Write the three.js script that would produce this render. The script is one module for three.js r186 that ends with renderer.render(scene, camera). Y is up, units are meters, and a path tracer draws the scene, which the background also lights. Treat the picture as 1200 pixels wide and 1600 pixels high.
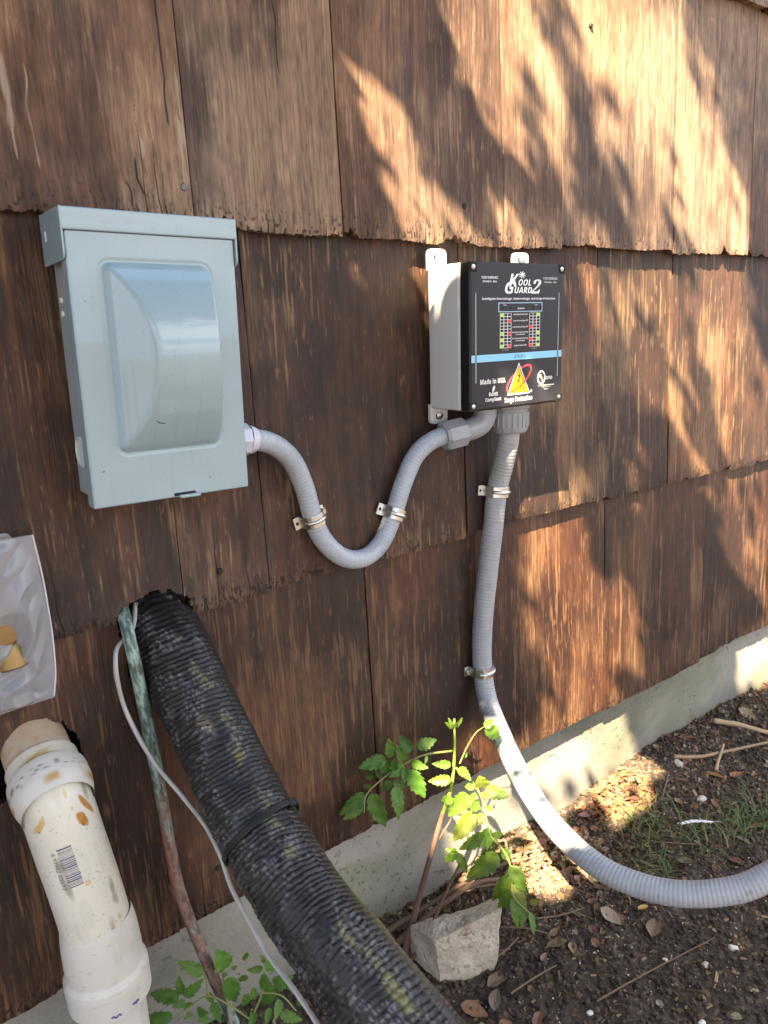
import * as THREE from 'three';
import { mergeGeometries, mergeVertices, toCreasedNormals } from 'three/addons/utils/BufferGeometryUtils.js';
import { RoundedBoxGeometry } from 'three/addons/geometries/RoundedBoxGeometry.js';
import { ConvexGeometry } from 'three/addons/geometries/ConvexGeometry.js';

// ---------------------------------------------------------------- camera, sky, sun, exposure
const scene = new THREE.Scene();
const camera = new THREE.PerspectiveCamera(68.93, 3 / 4, 0.02, 400);
camera.position.set(0, 0.80, 0.68);
camera.quaternion.setFromRotationMatrix(new THREE.Matrix4().makeBasis(
  new THREE.Vector3(0.79673757, -0.03102606, 0.60352849),
  new THREE.Vector3(0.16930673, 0.97014762, -0.17363419),
  new THREE.Vector3(-0.58012454, 0.24052232, 0.77820597)));
camera.focus = 0.86;
camera.userData.fStop = 11;

const SUN = new THREE.Vector3(-1.5, 1.95, 1.0);                 // towards the sun
const sun = new THREE.DirectionalLight(new THREE.Color(1.0, 0.83, 0.57), 5);
sun.target.position.set(0.7, 0.4, 0);
sun.position.copy(SUN).multiplyScalar(6).add(sun.target.position);
sun.castShadow = true;
sun.shadow.radius = 0.9;
sun.shadow.mapSize.set(2048, 2048);
Object.assign(sun.shadow.camera, { left: -4, right: 4, top: 4, bottom: -4, near: 0.1, far: 40 });
scene.add(sun, sun.target);

const SKY_LEVEL = 0.26;
scene.background = makeSky();
scene.environment = scene.background;
scene.environmentIntensity = 1;

const renderer = new THREE.WebGLRenderer({ antialias: true });
renderer.setSize(768, 1024);
renderer.toneMapping = THREE.LinearToneMapping;
renderer.toneMappingExposure = 10;
renderer.shadowMap.enabled = true;

// ---------------------------------------------------------------- numbers, noise, textures
function rng(a) {
  return () => { a |= 0; a = a + 0x6D2B79F5 | 0; let t = Math.imul(a ^ a >>> 15, 1 | a); t = t + Math.imul(t ^ t >>> 7, 61 | t) ^ t; return ((t ^ t >>> 14) >>> 0) / 4294967296; };
}
var NT;                                                           // table of the value noise
function vn(x, y = 0) {
  if (!NT) { NT = { p: new Uint16Array(1024), v: new Float32Array(1024) }; const r = rng(77); for (let i = 0; i < 1024; i++) { NT.p[i] = r() * 1024; NT.v[i] = r(); } }
  const ix = Math.floor(x), iy = Math.floor(y);
  let fx = x - ix, fy = y - iy;
  fx = fx * fx * (3 - 2 * fx); fy = fy * fy * (3 - 2 * fy);
  const a = NT.p[iy & 1023], b = NT.p[(iy + 1) & 1023];
  const v00 = NT.v[(ix + a) & 1023], v10 = NT.v[(ix + 1 + a) & 1023], v01 = NT.v[(ix + b) & 1023], v11 = NT.v[(ix + 1 + b) & 1023];
  return v00 + (v10 - v00) * fx + (v01 - v00 + (v11 - v01 - v10 + v00) * fx) * fy;
}
function vn3(x, y, z) { const k = Math.floor(z), f = z - k, g = f * f * (3 - 2 * f); return vn(x + k * 37.7, y + k * 91.3) * (1 - g) + vn(x + (k + 1) * 37.7, y + (k + 1) * 91.3) * g; }
function fbm(x, y, n = 4) { let s = 0, a = 0.5, t = 0; for (let i = 0; i < n; i++) { s += a * vn(x, y); t += a; a *= 0.5; x = x * 2.03 + 17.1; y = y * 2.03 + 5.3; } return s / t; }
function clamp(x, a = 0, b = 1) { return x < a ? a : x > b ? b : x; }
function ss(a, b, x) { const t = clamp((x - a) / (b - a)); return t * t * (3 - 2 * t); }
function lerp(a, b, t) { return a + (b - a) * t; }
function V(x, y, z) { return new THREE.Vector3(x, y, z); }
function enc(x) { x = clamp(x); return 255 * (x <= 0.0031308 ? 12.92 * x : 1.055 * Math.pow(x, 1 / 2.4) - 0.055); }
var ENC;
function dataTex(w, h, fn, color) {                               // fn(u, v, out): linear colour, or a grey height
  if (!ENC) { ENC = new Uint8Array(4097); for (let i = 0; i <= 4096; i++) ENC[i] = Math.round(enc(i / 4096)); }
  const d = new Uint8Array(w * h * 4), o = [0, 0, 0];
  for (let j = 0, k = 0; j < h; j++) for (let i = 0; i < w; i++, k += 4) {
    fn((i + 0.5) / w, (j + 0.5) / h, o);
    for (let c = 0; c < 3; c++) d[k + c] = color ? ENC[(clamp(o[c]) * 4096) | 0] : clamp(o[c]) * 255;
    d[k + 3] = 255;
  }
  return finishTex(new THREE.DataTexture(d, w, h), color);
}
function finishTex(t, color) {
  t.magFilter = THREE.LinearFilter; t.minFilter = THREE.LinearMipmapLinearFilter; t.generateMipmaps = true;
  t.wrapS = t.wrapT = THREE.MirroredRepeatWrapping;
  if (color) t.colorSpace = THREE.SRGBColorSpace;
  t.needsUpdate = true;
  return t;
}
function makeSky() {
  const w = 256, h = 128, d = new Float32Array(w * h * 4);
  for (let j = 0; j < h; j++) for (let i = 0; i < w; i++) {
    const el = (j + 0.5) / h * Math.PI - Math.PI / 2, az = (i + 0.5) / w * Math.PI * 2, s = Math.max(0, Math.sin(el));
    const t = Math.pow(1 - s, 2.2);
    let r = lerp(0.26, 0.84, t), g = lerp(0.42, 0.88, t), b = lerp(0.80, 0.96, t);
    const cx = Math.cos(az) * Math.cos(el) / (s + 0.25), cz = Math.sin(az) * Math.cos(el) / (s + 0.25);
    const c = ss(0.46, 0.62, fbm(cx * 1.3 + 9, cz * 3.4 + 3, 5)) * ss(0.02, 0.2, s);
    r = lerp(r, 1.7, c * 0.9); g = lerp(g, 1.66, c * 0.9); b = lerp(b, 1.6, c * 0.9);
    const k = (j * w + i) * 4;
    d[k] = r * SKY_LEVEL; d[k + 1] = g * SKY_LEVEL; d[k + 2] = b * SKY_LEVEL; d[k + 3] = 1;
  }
  const t = new THREE.DataTexture(d, w, h, THREE.RGBAFormat, THREE.FloatType);
  t.mapping = THREE.EquirectangularReflectionMapping; t.magFilter = THREE.LinearFilter; t.wrapS = THREE.RepeatWrapping; t.needsUpdate = true;
  return t;
}

// ---------------------------------------------------------------- things, parts, materials
const taken = {};
function numbered(name) { const n = taken[name] = (taken[name] ?? -1) + 1; return n ? name + '_' + String(n).padStart(3, '0') : name; }
function thing(name, label, category, pos, group) {
  const o = new THREE.Group(); o.name = numbered(name); o.position.copy(pos); scene.add(o);
  o.userData = { label, category };
  if (group) o.userData.group = group;
  return o;
}
function where(o) { const p = V(0, 0, 0); for (; o && o !== scene; o = o.parent) p.add(o.position); return p; }
// A part: its geometry is written in scene metres and moved to the thing's own origin.
function part(parent, name, geometry, material, extra) {
  const p = where(parent);
  if (!geometry.userData.moved) geometry.translate(-p.x, -p.y, -p.z);
  const m = new THREE.Mesh(geometry, material);
  m.name = name; m.castShadow = m.receiveShadow = true;
  if (extra) Object.assign(m.userData, extra);
  parent.add(m);
  return m;
}
function C(r, g, b) { return new THREE.Color().setRGB(r, g, b); }
function std(color, roughness = 0.6, metalness = 0, more = {}) { return new THREE.MeshStandardMaterial({ color, roughness, metalness, ...more }); }
function phys(color, roughness = 0.4, metalness = 0, more = {}) { return new THREE.MeshPhysicalMaterial({ color, roughness, metalness, ...more }); }
function box(x0, x1, y0, y1, z0, z1, r = 0.0012, seg = 2) {
  const g = new RoundedBoxGeometry(x1 - x0, y1 - y0, z1 - z0, seg, Math.min(r, (x1 - x0) / 2.05, (y1 - y0) / 2.05, (z1 - z0) / 2.05));
  g.translate((x0 + x1) / 2, (y0 + y1) / 2, (z0 + z1) / 2);
  return g;
}
function clean(g) { const h = g.index ? g.toNonIndexed() : g; for (const k of Object.keys(h.attributes)) if (!['position', 'normal', 'uv'].includes(k)) h.deleteAttribute(k); return h; }
function merged(list) { return mergeGeometries(list.map(clean)); }
function pts(a) { return a.map((p) => V(p[0], p[1], p[2])); }
function curveOf(a) { return new THREE.CatmullRomCurve3(pts(a), false, 'centripetal'); }
// A tube along a curve whose radius and colour may vary with the length s (metres) and the angle.
function sweep(curve, n, m, radius, opt = {}) {
  const L = curve.getLength(), F = curve.computeFrenetFrames(n, false), pos = [], uv = [], col = [], idx = [], off = [];
  const ref = opt.ref;
  for (let i = 0; i <= n; i++) {
    const t = i / n, c = curve.getPointAt(t), T = F.tangents[i];
    let N = F.normals[i].clone();
    if (ref) N = ref.clone().addScaledVector(T, -ref.dot(T)).normalize();
    const B = T.clone().cross(N);
    for (let j = 0; j <= m; j++) {
      const a = j / m * Math.PI * 2, aw = (j % m) / m * Math.PI * 2, r = radius(t * L, aw, L);
      const d = N.clone().multiplyScalar(Math.cos(a)).addScaledVector(B, Math.sin(a));
      pos.push(c.x + d.x * r, c.y + d.y * r, c.z + d.z * r);
      uv.push(j / m, t * L);
      if (opt.color) { const k = opt.color(t * L, aw, L, r); col.push(k[0], k[1], k[2]); }
    }
  }
  for (let i = 0; i < n; i++) for (let j = 0; j < m; j++) {
    const a = i * (m + 1) + j, b = a + m + 1;
    idx.push(a, a + 1, b, b, a + 1, b + 1);
  }
  if (opt.caps) for (const e of [0, n]) {
    const c = curve.getPointAt(e / n), k = pos.length / 3;
    pos.push(c.x, c.y, c.z); uv.push(0.5, e / n * L); if (opt.color) col.push(...opt.color(e / n * L, 0, L, 0));
    for (let j = 0; j < m; j++) { const a = e * (m + 1) + j; e ? idx.push(a, a + 1, k) : idx.push(a + 1, a, k); }
  }
  const g = new THREE.BufferGeometry();
  g.setAttribute('position', new THREE.Float32BufferAttribute(pos, 3));
  g.setAttribute('uv', new THREE.Float32BufferAttribute(uv, 2));
  if (opt.color) g.setAttribute('color', new THREE.Float32BufferAttribute(col, 3));
  g.setIndex(idx);
  g.computeVertexNormals();
  const nn = g.attributes.normal;                                 // close the seam
  for (let i = 0; i <= n; i++) { const a = i * (m + 1), b = a + m; const v = V(nn.getX(a) + nn.getX(b), nn.getY(a) + nn.getY(b), nn.getZ(a) + nn.getZ(b)).normalize(); nn.setXYZ(a, v.x, v.y, v.z); nn.setXYZ(b, v.x, v.y, v.z); }
  return g;
}
function cyl(a, b, r0, r1 = r0, m = 24) { return sweep(new THREE.LineCurve3(a, b), 1, m, (s, t, L) => lerp(r0, r1, s / L), { caps: true }).toNonIndexed(); }
// A turned body: profile = [distance along the axis, radius] pairs, from a towards b.
function turned(a, b, profile, m = 28) {
  const g = new THREE.LatheGeometry(profile.map(([d, r]) => new THREE.Vector2(r, d)), m);
  g.applyQuaternion(new THREE.Quaternion().setFromUnitVectors(V(0, 1, 0), b.clone().sub(a).normalize()));
  g.translate(a.x, a.y, a.z);
  return toCreasedNormals(g, 0.6);
}

// ---------------------------------------------------------------- the shingle wall
const COURSES = [
  // butt line, palette (dark, mid, worn), joints along the wall, how rotten the butts are
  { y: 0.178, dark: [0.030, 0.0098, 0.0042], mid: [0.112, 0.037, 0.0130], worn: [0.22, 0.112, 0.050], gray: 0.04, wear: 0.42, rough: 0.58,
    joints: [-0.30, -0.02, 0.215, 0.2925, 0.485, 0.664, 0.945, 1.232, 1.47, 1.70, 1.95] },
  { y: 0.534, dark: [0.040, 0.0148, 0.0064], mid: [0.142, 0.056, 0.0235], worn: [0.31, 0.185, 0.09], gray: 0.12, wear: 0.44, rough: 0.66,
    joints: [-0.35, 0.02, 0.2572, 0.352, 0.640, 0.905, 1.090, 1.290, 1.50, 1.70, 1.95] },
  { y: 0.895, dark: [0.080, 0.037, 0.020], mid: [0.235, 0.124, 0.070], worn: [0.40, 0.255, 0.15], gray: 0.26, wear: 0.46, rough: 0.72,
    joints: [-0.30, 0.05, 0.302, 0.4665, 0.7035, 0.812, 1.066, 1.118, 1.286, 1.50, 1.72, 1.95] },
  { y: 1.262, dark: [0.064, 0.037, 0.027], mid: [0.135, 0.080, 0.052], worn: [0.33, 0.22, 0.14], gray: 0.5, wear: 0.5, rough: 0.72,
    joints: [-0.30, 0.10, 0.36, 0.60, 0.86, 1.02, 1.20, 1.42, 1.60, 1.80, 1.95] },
];
const EXPO = 0.362;
const STREAKS = [[0.159, 0.935, 1.02, 0.0032], [0.1727, 0.93, 1.012, 0.0022], [0.2575, 0.945, 0.972, 0.0028], [0.2665, 0.955, 0.976, 0.002], [0.2945, 0.925, 0.99, 0.003], [0.3005, 0.95, 1.03, 0.0022]];
const CRACKS = [[2, 0.2885, 0.975, 1.09, 0.0012], [2, 0.4005, 1.035, 1.12, 0.0010], [2, 0.2555, 0.915, 0.95, 0.0014], [2, 0.2440, 0.905, 0.93, 0.001], [2, 0.9900, 0.985, 1.04, 0.0009], [1, 0.3000, 0.66, 0.80, 0.0006], [0, 0.105, 0.20, 0.33, 0.0007]];

function woodTexture(ci, x0, x1, W, H) {
  const c = COURSES[ci], y0 = c.y - 0.015, y1 = c.y + EXPO + 0.045, nS = c.joints.length;
  const hash = (i, k) => { const s = Math.sin(i * 127.1 + k * 311.7 + ci * 74.7) * 43758.5453; return s - Math.floor(s); };
  const col = new Uint8Array(W * H * 4), hgt = new Uint8Array(W * H * 4);
  const E = new Uint8Array(2049); for (let i = 0; i <= 2048; i++) E[i] = Math.round(enc(i / 2048));
  const streaks = ci === 2 ? STREAKS : [], cracks = CRACKS.filter((k) => k[0] === ci);
  for (let j = 0, k = 0; j < H; j++) {
    const y = lerp(y0, y1, (j + 0.5) / H), up = y - c.y;
    for (let i = 0; i < W; i++, k += 4) {
      const x = lerp(x0, x1, (i + 0.5) / W);
      let s = 0; while (s < nS - 2 && x > c.joints[s + 1]) s++;
      const h0 = hash(s, 1), h1 = hash(s, 2), h2 = hash(s, 3), sx = s * 13.7 + ci * 5.1;
      const wx = x + (vn(x * 9 + sx, y * 4) - 0.5) * 0.012 + (vn(y * 21 + sx, 3.3) - 0.5) * 0.0016;
      // grain: threads that run on for decimetres, at three widths
      const g1 = 0.55 * vn(wx * 430 + sx * 7, y * 26) + 0.45 * vn(wx * 470 + sx, y * 6), g3 = vn(wx * 1000 + sx, y * 48), g4 = 0.5 * vn(wx * 190 + sx * 2, y * 13 + 7) + 0.5 * vn(wx * 230 + sx * 4, y * 3.1 + 2), g2 = vn(wx * 75 + sx, y * 1.7 + 4);
      const big = fbm(x * 5.5 + sx, y * 3.6, 3), fib = 0.40 * g1 + 0.32 * g3 + 0.28 * g4;
      const st = fbm(wx * 190 + sx * 3, y * 21 + h0 * 9, 4), st2 = fbm(wx * 420 + sx, y * 58 + 7, 3), patch = fbm(x * 10 + sx * 2 + 0.6 * g2, y * 5.5 + 2 + sx, 4), blot = fbm(x * 30 + sx, y * 22 + sx, 4);
      const hue = fbm(x * 8 + 61 + sx, y * 5 + 13, 3);
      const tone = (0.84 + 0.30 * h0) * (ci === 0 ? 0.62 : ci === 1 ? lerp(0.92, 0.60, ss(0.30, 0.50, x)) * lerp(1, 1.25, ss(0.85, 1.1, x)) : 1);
      const m = clamp(0.33 + 0.62 * (fib - 0.5) + 0.34 * (g2 - 0.5) + 1.5 * (big - 0.5) + 0.9 * (blot - 0.5));
      let r = lerp(c.dark[0], c.mid[0], m) * tone, g = lerp(c.dark[1], c.mid[1], m) * tone, b = lerp(c.dark[2], c.mid[2], m) * tone;
      const hs = (hue - 0.5) * 0.9; r *= 1 + 0.35 * hs; b *= 1 - 0.5 * hs;              // redder and greyer areas
      // grey weathering
      let gw = clamp(c.gray * (0.3 + 1.2 * h1) * (0.2 + 1.6 * (1 - hue)));
      if (ci === 1 && x < 0.36) gw = clamp(gw + 0.45 * ss(0.12, 0.02, up + 0.05 * (st - 0.5)) + 0.45 * ss(0.15, 0.07, x + 0.03 * (st - 0.5)));
      const lum = (r + g + b) / 3 * 1.2;
      r = lerp(r, lum * 1.14, gw * 0.7); g = lerp(g, lum * 1.0, gw * 0.7); b = lerp(b, lum * 0.84, gw * 0.7);
      // broad faded patches where the stain is worn thin, with only a few bare flecks
      let pw = ss(ci === 2 ? 0.46 : 0.54, ci === 2 ? 0.74 : 0.78, patch + 0.10 * (h2 - 0.5) + (ci === 2 ? 0.03 : 0) + (ci === 1 && x < 0.36 ? 0.06 : 0) + 0.05 * ss(0.12, 0.0, up));
      let worn = pw * (ci === 2 ? 0.66 : ci === 1 ? 0.42 : 0.34) * (0.50 + 0.50 * ss(0.28, 0.74, 0.6 * fib + 0.4 * st2 + 0.35 * (st - 0.5)));
      worn = Math.max(worn, ss(0.60, 0.74, 0.6 * st + 0.4 * g1 + 0.6 * (patch - 0.5)) * 0.45);
      worn = Math.max(worn, ss(0.68, 0.82, st2 + 0.3 * (patch - 0.5)) * 0.35);
      const wg = clamp(gw * 0.8);
      r = lerp(r, lerp(c.worn[0], 0.29, wg), worn); g = lerp(g, lerp(c.worn[1], 0.235, wg), worn); b = lerp(b, lerp(c.worn[2], 0.18, wg), worn);
      // dark run-off and rot near the butt
      const dk = ss(0.52, 0.76, fbm(wx * 120 + 31 + sx, y * 19, 4) + 0.5 * (0.5 - patch)) * (ci === 0 ? 0.4 : 0.6);
      let rot = ss(0.68, 0.78, vn(wx * 520, y * 240)) * ss(0.030, 0.003, up) * 0.9;
      if (ci === 2) rot = Math.max(rot, ss(0.72, 0.80, fbm(wx * 480, y * 170, 2)) * ss(0.06, 0.005, up) * ss(0.5, 0.2, x) * 0.9);
      const k1 = (1 - dk * 0.62) * (1 - rot * 0.85);
      const f1 = 0.5 * vn(wx * 540 + sx, y * 34 + 3) + 0.5 * vn(wx * 640 + sx * 2, y * 8), f2 = vn(wx * 860 + 17 + sx, y * 110), mot = fbm(x * 130 + sx, y * 75, 3);
      const fine = 0.24 + 0.62 * f1 + 0.40 * f2 + 0.50 * mot;
      r *= k1 * fine; g *= k1 * fine; b *= k1 * fine;
      let hh = 0.42 + 0.26 * (g1 - 0.5) + 0.20 * (g3 - 0.5) + 0.14 * (g4 - 0.5) - dk * 0.08 - rot * 0.35 + worn * 0.05;
      for (const q of streaks) {
        const dx = Math.abs(x - q[0] + (y - 0.97) * 0.03 - (vn(y * 45, q[0] * 900) - 0.5) * 0.005), wv = q[3] * 1.25 * (0.15 + 1.1 * vn(y * 90 + 9, q[0] * 300)) * ss(q[1], q[1] + 0.01, y) * ss(q[2], q[2] - 0.012, y);
        if (wv > 0 && dx < wv) { const t = 0.62 * ss(wv, wv * 0.3, dx) * (0.4 + 0.9 * g3); r = lerp(r, 0.42, t); g = lerp(g, 0.34, t); b = lerp(b, 0.26, t); hh -= 0.1 * t; }
      }
      for (const q of cracks) {
        if (y < q[2] || y > q[3]) continue;
        const dx = Math.abs(x - q[1] - (vn(y * 60, q[1] * 700) - 0.5) * 0.007), t = ss(q[4] * 1.0, q[4] * 0.3, dx) * ss(q[2], q[2] + 0.006, y) * ss(q[3], q[3] - 0.006, y);
        r *= 1 - 0.9 * t; g *= 1 - 0.9 * t; b *= 1 - 0.9 * t; hh -= 0.6 * t;
      }
      for (let q = 0; q < 4; q++) {
        const hx = hash(s * 5 + q, 7), sx0 = lerp(c.joints[s], c.joints[s + 1], 0.06 + 0.88 * hx), len = 0.012 + 0.11 * hash(s * 5 + q, 8) ** 3;
        if (up > len) continue;
        const dx = Math.abs(x - sx0 - (vn(y * 50, sx0 * 900) - 0.5) * 0.005), w0 = 0.0009 * (1 - up / len), t = ss(w0, w0 * 0.35, dx) * 0.9;
        r *= 1 - t; g *= 1 - t; b *= 1 - t; hh -= 0.6 * t;
      }
      col[k] = E[(clamp(r) * 2048) | 0]; col[k + 1] = E[(clamp(g) * 2048) | 0]; col[k + 2] = E[(clamp(b) * 2048) | 0]; col[k + 3] = 255;
      hgt[k] = hgt[k + 1] = hgt[k + 2] = clamp(hh) * 255; hgt[k + 3] = 255;
    }
  }
  return { map: finishTex(new THREE.DataTexture(col, W, H), true), bumpMap: finishTex(new THREE.DataTexture(hgt, W, H), false), x0, x1, y0, y1 };
}
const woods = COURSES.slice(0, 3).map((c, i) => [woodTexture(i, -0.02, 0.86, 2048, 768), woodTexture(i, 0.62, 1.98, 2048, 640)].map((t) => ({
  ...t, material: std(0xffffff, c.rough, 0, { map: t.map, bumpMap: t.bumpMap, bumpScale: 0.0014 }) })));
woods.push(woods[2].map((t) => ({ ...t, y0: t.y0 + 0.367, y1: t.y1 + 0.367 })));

const HOLES = [{ x: 0.228, y: 0.532, a: 0.037, b: 0.026 }, { x: 0.214, y: 0.487, a: 0.017, b: 0.036 }, { x: 0.1075, y: 0.423, a: 0.0375, b: 0.036 }, { x: 0.075, y: 0.405, a: 0.022, b: 0.012 }];
const inHole = (x, y, k = 1) => HOLES.some((h) => ((x - h.x) / h.a) ** 2 + ((y - h.y) / h.b) ** 2 < k + 0.5 * (vn(x * 160, y * 160) - 0.5));
const wall = thing('shingle_wall', 'weathered brown wood shingle wall of the house behind the pipes and electrical boxes', 'wall', V(0.8, 0.178, -0.02));
function shingle(ci, s) {
  const c = COURSES[ci], r = rng(ci * 97 + s * 7 + 5), gap = ci === 2 && s > 0 && s < 4 ? 0.0007 : 0.00025 + 0.0003 * r();
  const xa = c.joints[s] + gap, xb = c.joints[s + 1] - gap, mid = (xa + xb) / 2, drop = (r() - 0.5) * 0.008, zj = (r() - 0.5) * 0.0024, tiltX = (r() - 0.5) * 0.003;
  let y0 = c.y + drop;
  if (ci === 2 && s === 4) y0 = c.y - 0.004;
  if (ci === 2 && s === 5) y0 = c.y + 0.003;
  if (ci === 1 && s === 2) y0 = c.y - 0.006;
  const rot = ci === 2 ? (xb < 0.5 ? 1.4 : 0.9) : ci === 1 ? 0.75 : 0.5, thick = 0.0125 + 0.002 * r();
  const holed = HOLES.some((h) => xa < h.x + h.a && xb > h.x - h.a && ((ci === 1 && h.y > 0.51) || (ci === 0)));
  const fine = xb < 1.3 ? 0.0018 : 0.006, nx = Math.max(8, Math.round((xb - xa) / fine));
  const top = c.y + EXPO + 0.03, ys = [];
  if (holed) { for (let q = 0; q <= 70; q++) ys.push(0.15 * q / 70 + 0); ys.push(0.2); for (let q = 1; q <= 60; q++) ys.push(0.2 + 0.15 * q / 60); ys.push(top - y0); }
  else ys.push(0, 0.002, 0.006, 0.013, 0.026, 0.06, 0.12, 0.2, 0.28, 0.34, top - y0);
  const edge = (x) => {
    let e = (vn(x * 22 + s * 9, ci) - 0.5) * 0.0044 * rot + (vn(x * 150 + s * 3, ci + 2) - 0.5) * 0.0016 * rot + (vn(x * 560 + s, ci + 4) - 0.5) * 0.0024 * rot;
    const n = vn(x * 42 + s * 31, ci * 3 + 8); if (n > 0.72) e += (n - 0.72) * 0.035 * rot * (0.5 + vn(x * 400, 9));
    if (ci === 2 && x < 0.2) e += 0.006 * vn(x * 60, 2);
    return e;
  };
  const pos = [], uv = [], idx = [], tex = woods[ci][mid < 0.74 ? 0 : 1], W = nx + 1;
  for (let j = 0; j < ys.length; j++) for (let i = 0; i <= nx; i++) {
    const x = lerp(xa, xb, i / nx), fade = Math.max(0, 1 - ys[j] / 0.03), y = y0 + ys[j] + edge(x) * fade * (j < 12 || !holed ? 1 : 0);
    const slope = -0.0145 * clamp((y - c.y) / EXPO, 0, 1.1);
    let z = slope + zj + tiltX * (i / nx - 0.5) + (vn(x * 28 + s, y * 9) - 0.5) * 0.0016 + (fbm(x * 150, y * 16 + s, 2) - 0.5) * 0.0012;
    z -= 0.0016 * ss(0.006, 0, ys[j]) * (0.5 + 0.7 * vn(x * 420 + 3, s)) * rot * 0.7;    // worn, thinned lip
    if (i === 0 || i === nx) z -= 0.0006;
    pos.push(x, y, z); uv.push((x - tex.x0) / (tex.x1 - tex.x0), (y - tex.y0) / (tex.y1 - tex.y0));
  }
  const gone = (i, j) => holed && inHole((pos[(j * W + i) * 3] + pos[(j * W + i + 1) * 3]) / 2, (pos[(j * W + i) * 3 + 1] + pos[((j + 1) * W + i) * 3 + 1]) / 2);
  for (let j = 0; j < ys.length - 1; j++) for (let i = 0; i < nx; i++) if (!gone(i, j)) { const a = j * W + i, b = a + W; idx.push(a, a + 1, b, b, a + 1, b + 1); }
  // the thickness: butt underneath, both long edges, and the rim of a hole
  const wallOf = (a, b) => { const k = pos.length / 3; for (const q of [a, b]) for (const dz of [0, 1]) { pos.push(pos[q * 3], pos[q * 3 + 1] + (dz && q < W && pos[q * 3 + 1] < y0 + 0.02 ? 0.001 : 0), dz ? Math.min(pos[q * 3 + 2] - 0.001, -thick - 0.004 + zj) : pos[q * 3 + 2]); uv.push(uv[q * 2], uv[q * 2 + 1] + dz * 0.02); } idx.push(k, k + 1, k + 2, k + 2, k + 1, k + 3); };
  for (let i = 0; i < nx; i++) if (!gone(i, 0)) wallOf(i, i + 1);
  for (let j = 0; j < ys.length - 1; j++) { wallOf((j + 1) * W, j * W); wallOf(j * W + nx, (j + 1) * W + nx); }
  if (holed) for (let j = 0; j < ys.length - 1; j++) for (let i = 0; i < nx; i++) if (gone(i, j)) {
    const a = j * W + i, b = a + W;
    if (i > 0 && !gone(i - 1, j)) wallOf(b, a); if (i < nx - 1 && !gone(i + 1, j)) wallOf(a + 1, b + 1);
    if (j > 0 && !gone(i, j - 1)) wallOf(a, a + 1); if (j < ys.length - 2 && !gone(i, j + 1)) wallOf(b + 1, b);
  }
  const g = new THREE.BufferGeometry();
  g.setAttribute('position', new THREE.Float32BufferAttribute(pos, 3)); g.setAttribute('uv', new THREE.Float32BufferAttribute(uv, 2)); g.setIndex(idx);
  g.computeVertexNormals();
  return part(wall, 'shingle', g, tex.material);
}
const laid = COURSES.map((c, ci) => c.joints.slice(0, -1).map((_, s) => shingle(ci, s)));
{
  // tar paper behind the shingles, and the plain courses above the picture
  part(wall, 'sheathing', box(-0.32, 1.97, 0.12, 2.7, -0.09, -0.060, 0.001), std(C(0.012, 0.011, 0.010), 0.9));
  const up = [];
  for (let k = 0; k < 3; k++) for (let q = 0; q < 9; q++) { const r = rng(k * 31 + q); const g = box(-0.3 + q * 0.25 + 0.001, -0.05 + q * 0.25 - 0.001, 1.625 + k * 0.36 + r() * 0.006, 2.02 + k * 0.36, -0.030, -0.016, 0.001); g.rotateX(0); up.push(g); }
  part(wall, 'upper_course', merged(up), std(C(0.12, 0.07, 0.045), 0.8), { kind: 'stuff' });
  // nail heads
  const nm = std(C(0.16, 0.15, 0.15), 0.5, 0.7), dn = std(C(0.03, 0.025, 0.022), 0.8, 0.3);
  for (const [ci, s, x, y, r, m] of [[2, 1, 0.2950, 0.9275, 0.0036, nm], [2, 3, 0.6381, 0.9336, 0.0036, dn], [1, 2, 0.2971, 0.5643, 0.0034, dn], [0, 2, 0.2650, 0.2274, 0.0036, dn], [2, 5, 0.8696, 1.1655, 0.003, dn]]) {
    const z = -0.0145 * (y - COURSES[ci].y) / EXPO;
    part(laid[ci][s], 'nail', turned(V(x, y, z - 0.003), V(x, y, z + 0.1), [[0, r], [0.0042, r], [0.0052, r * 0.75], [0.0054, 0.0001]], 14), m);
  }
}

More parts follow.
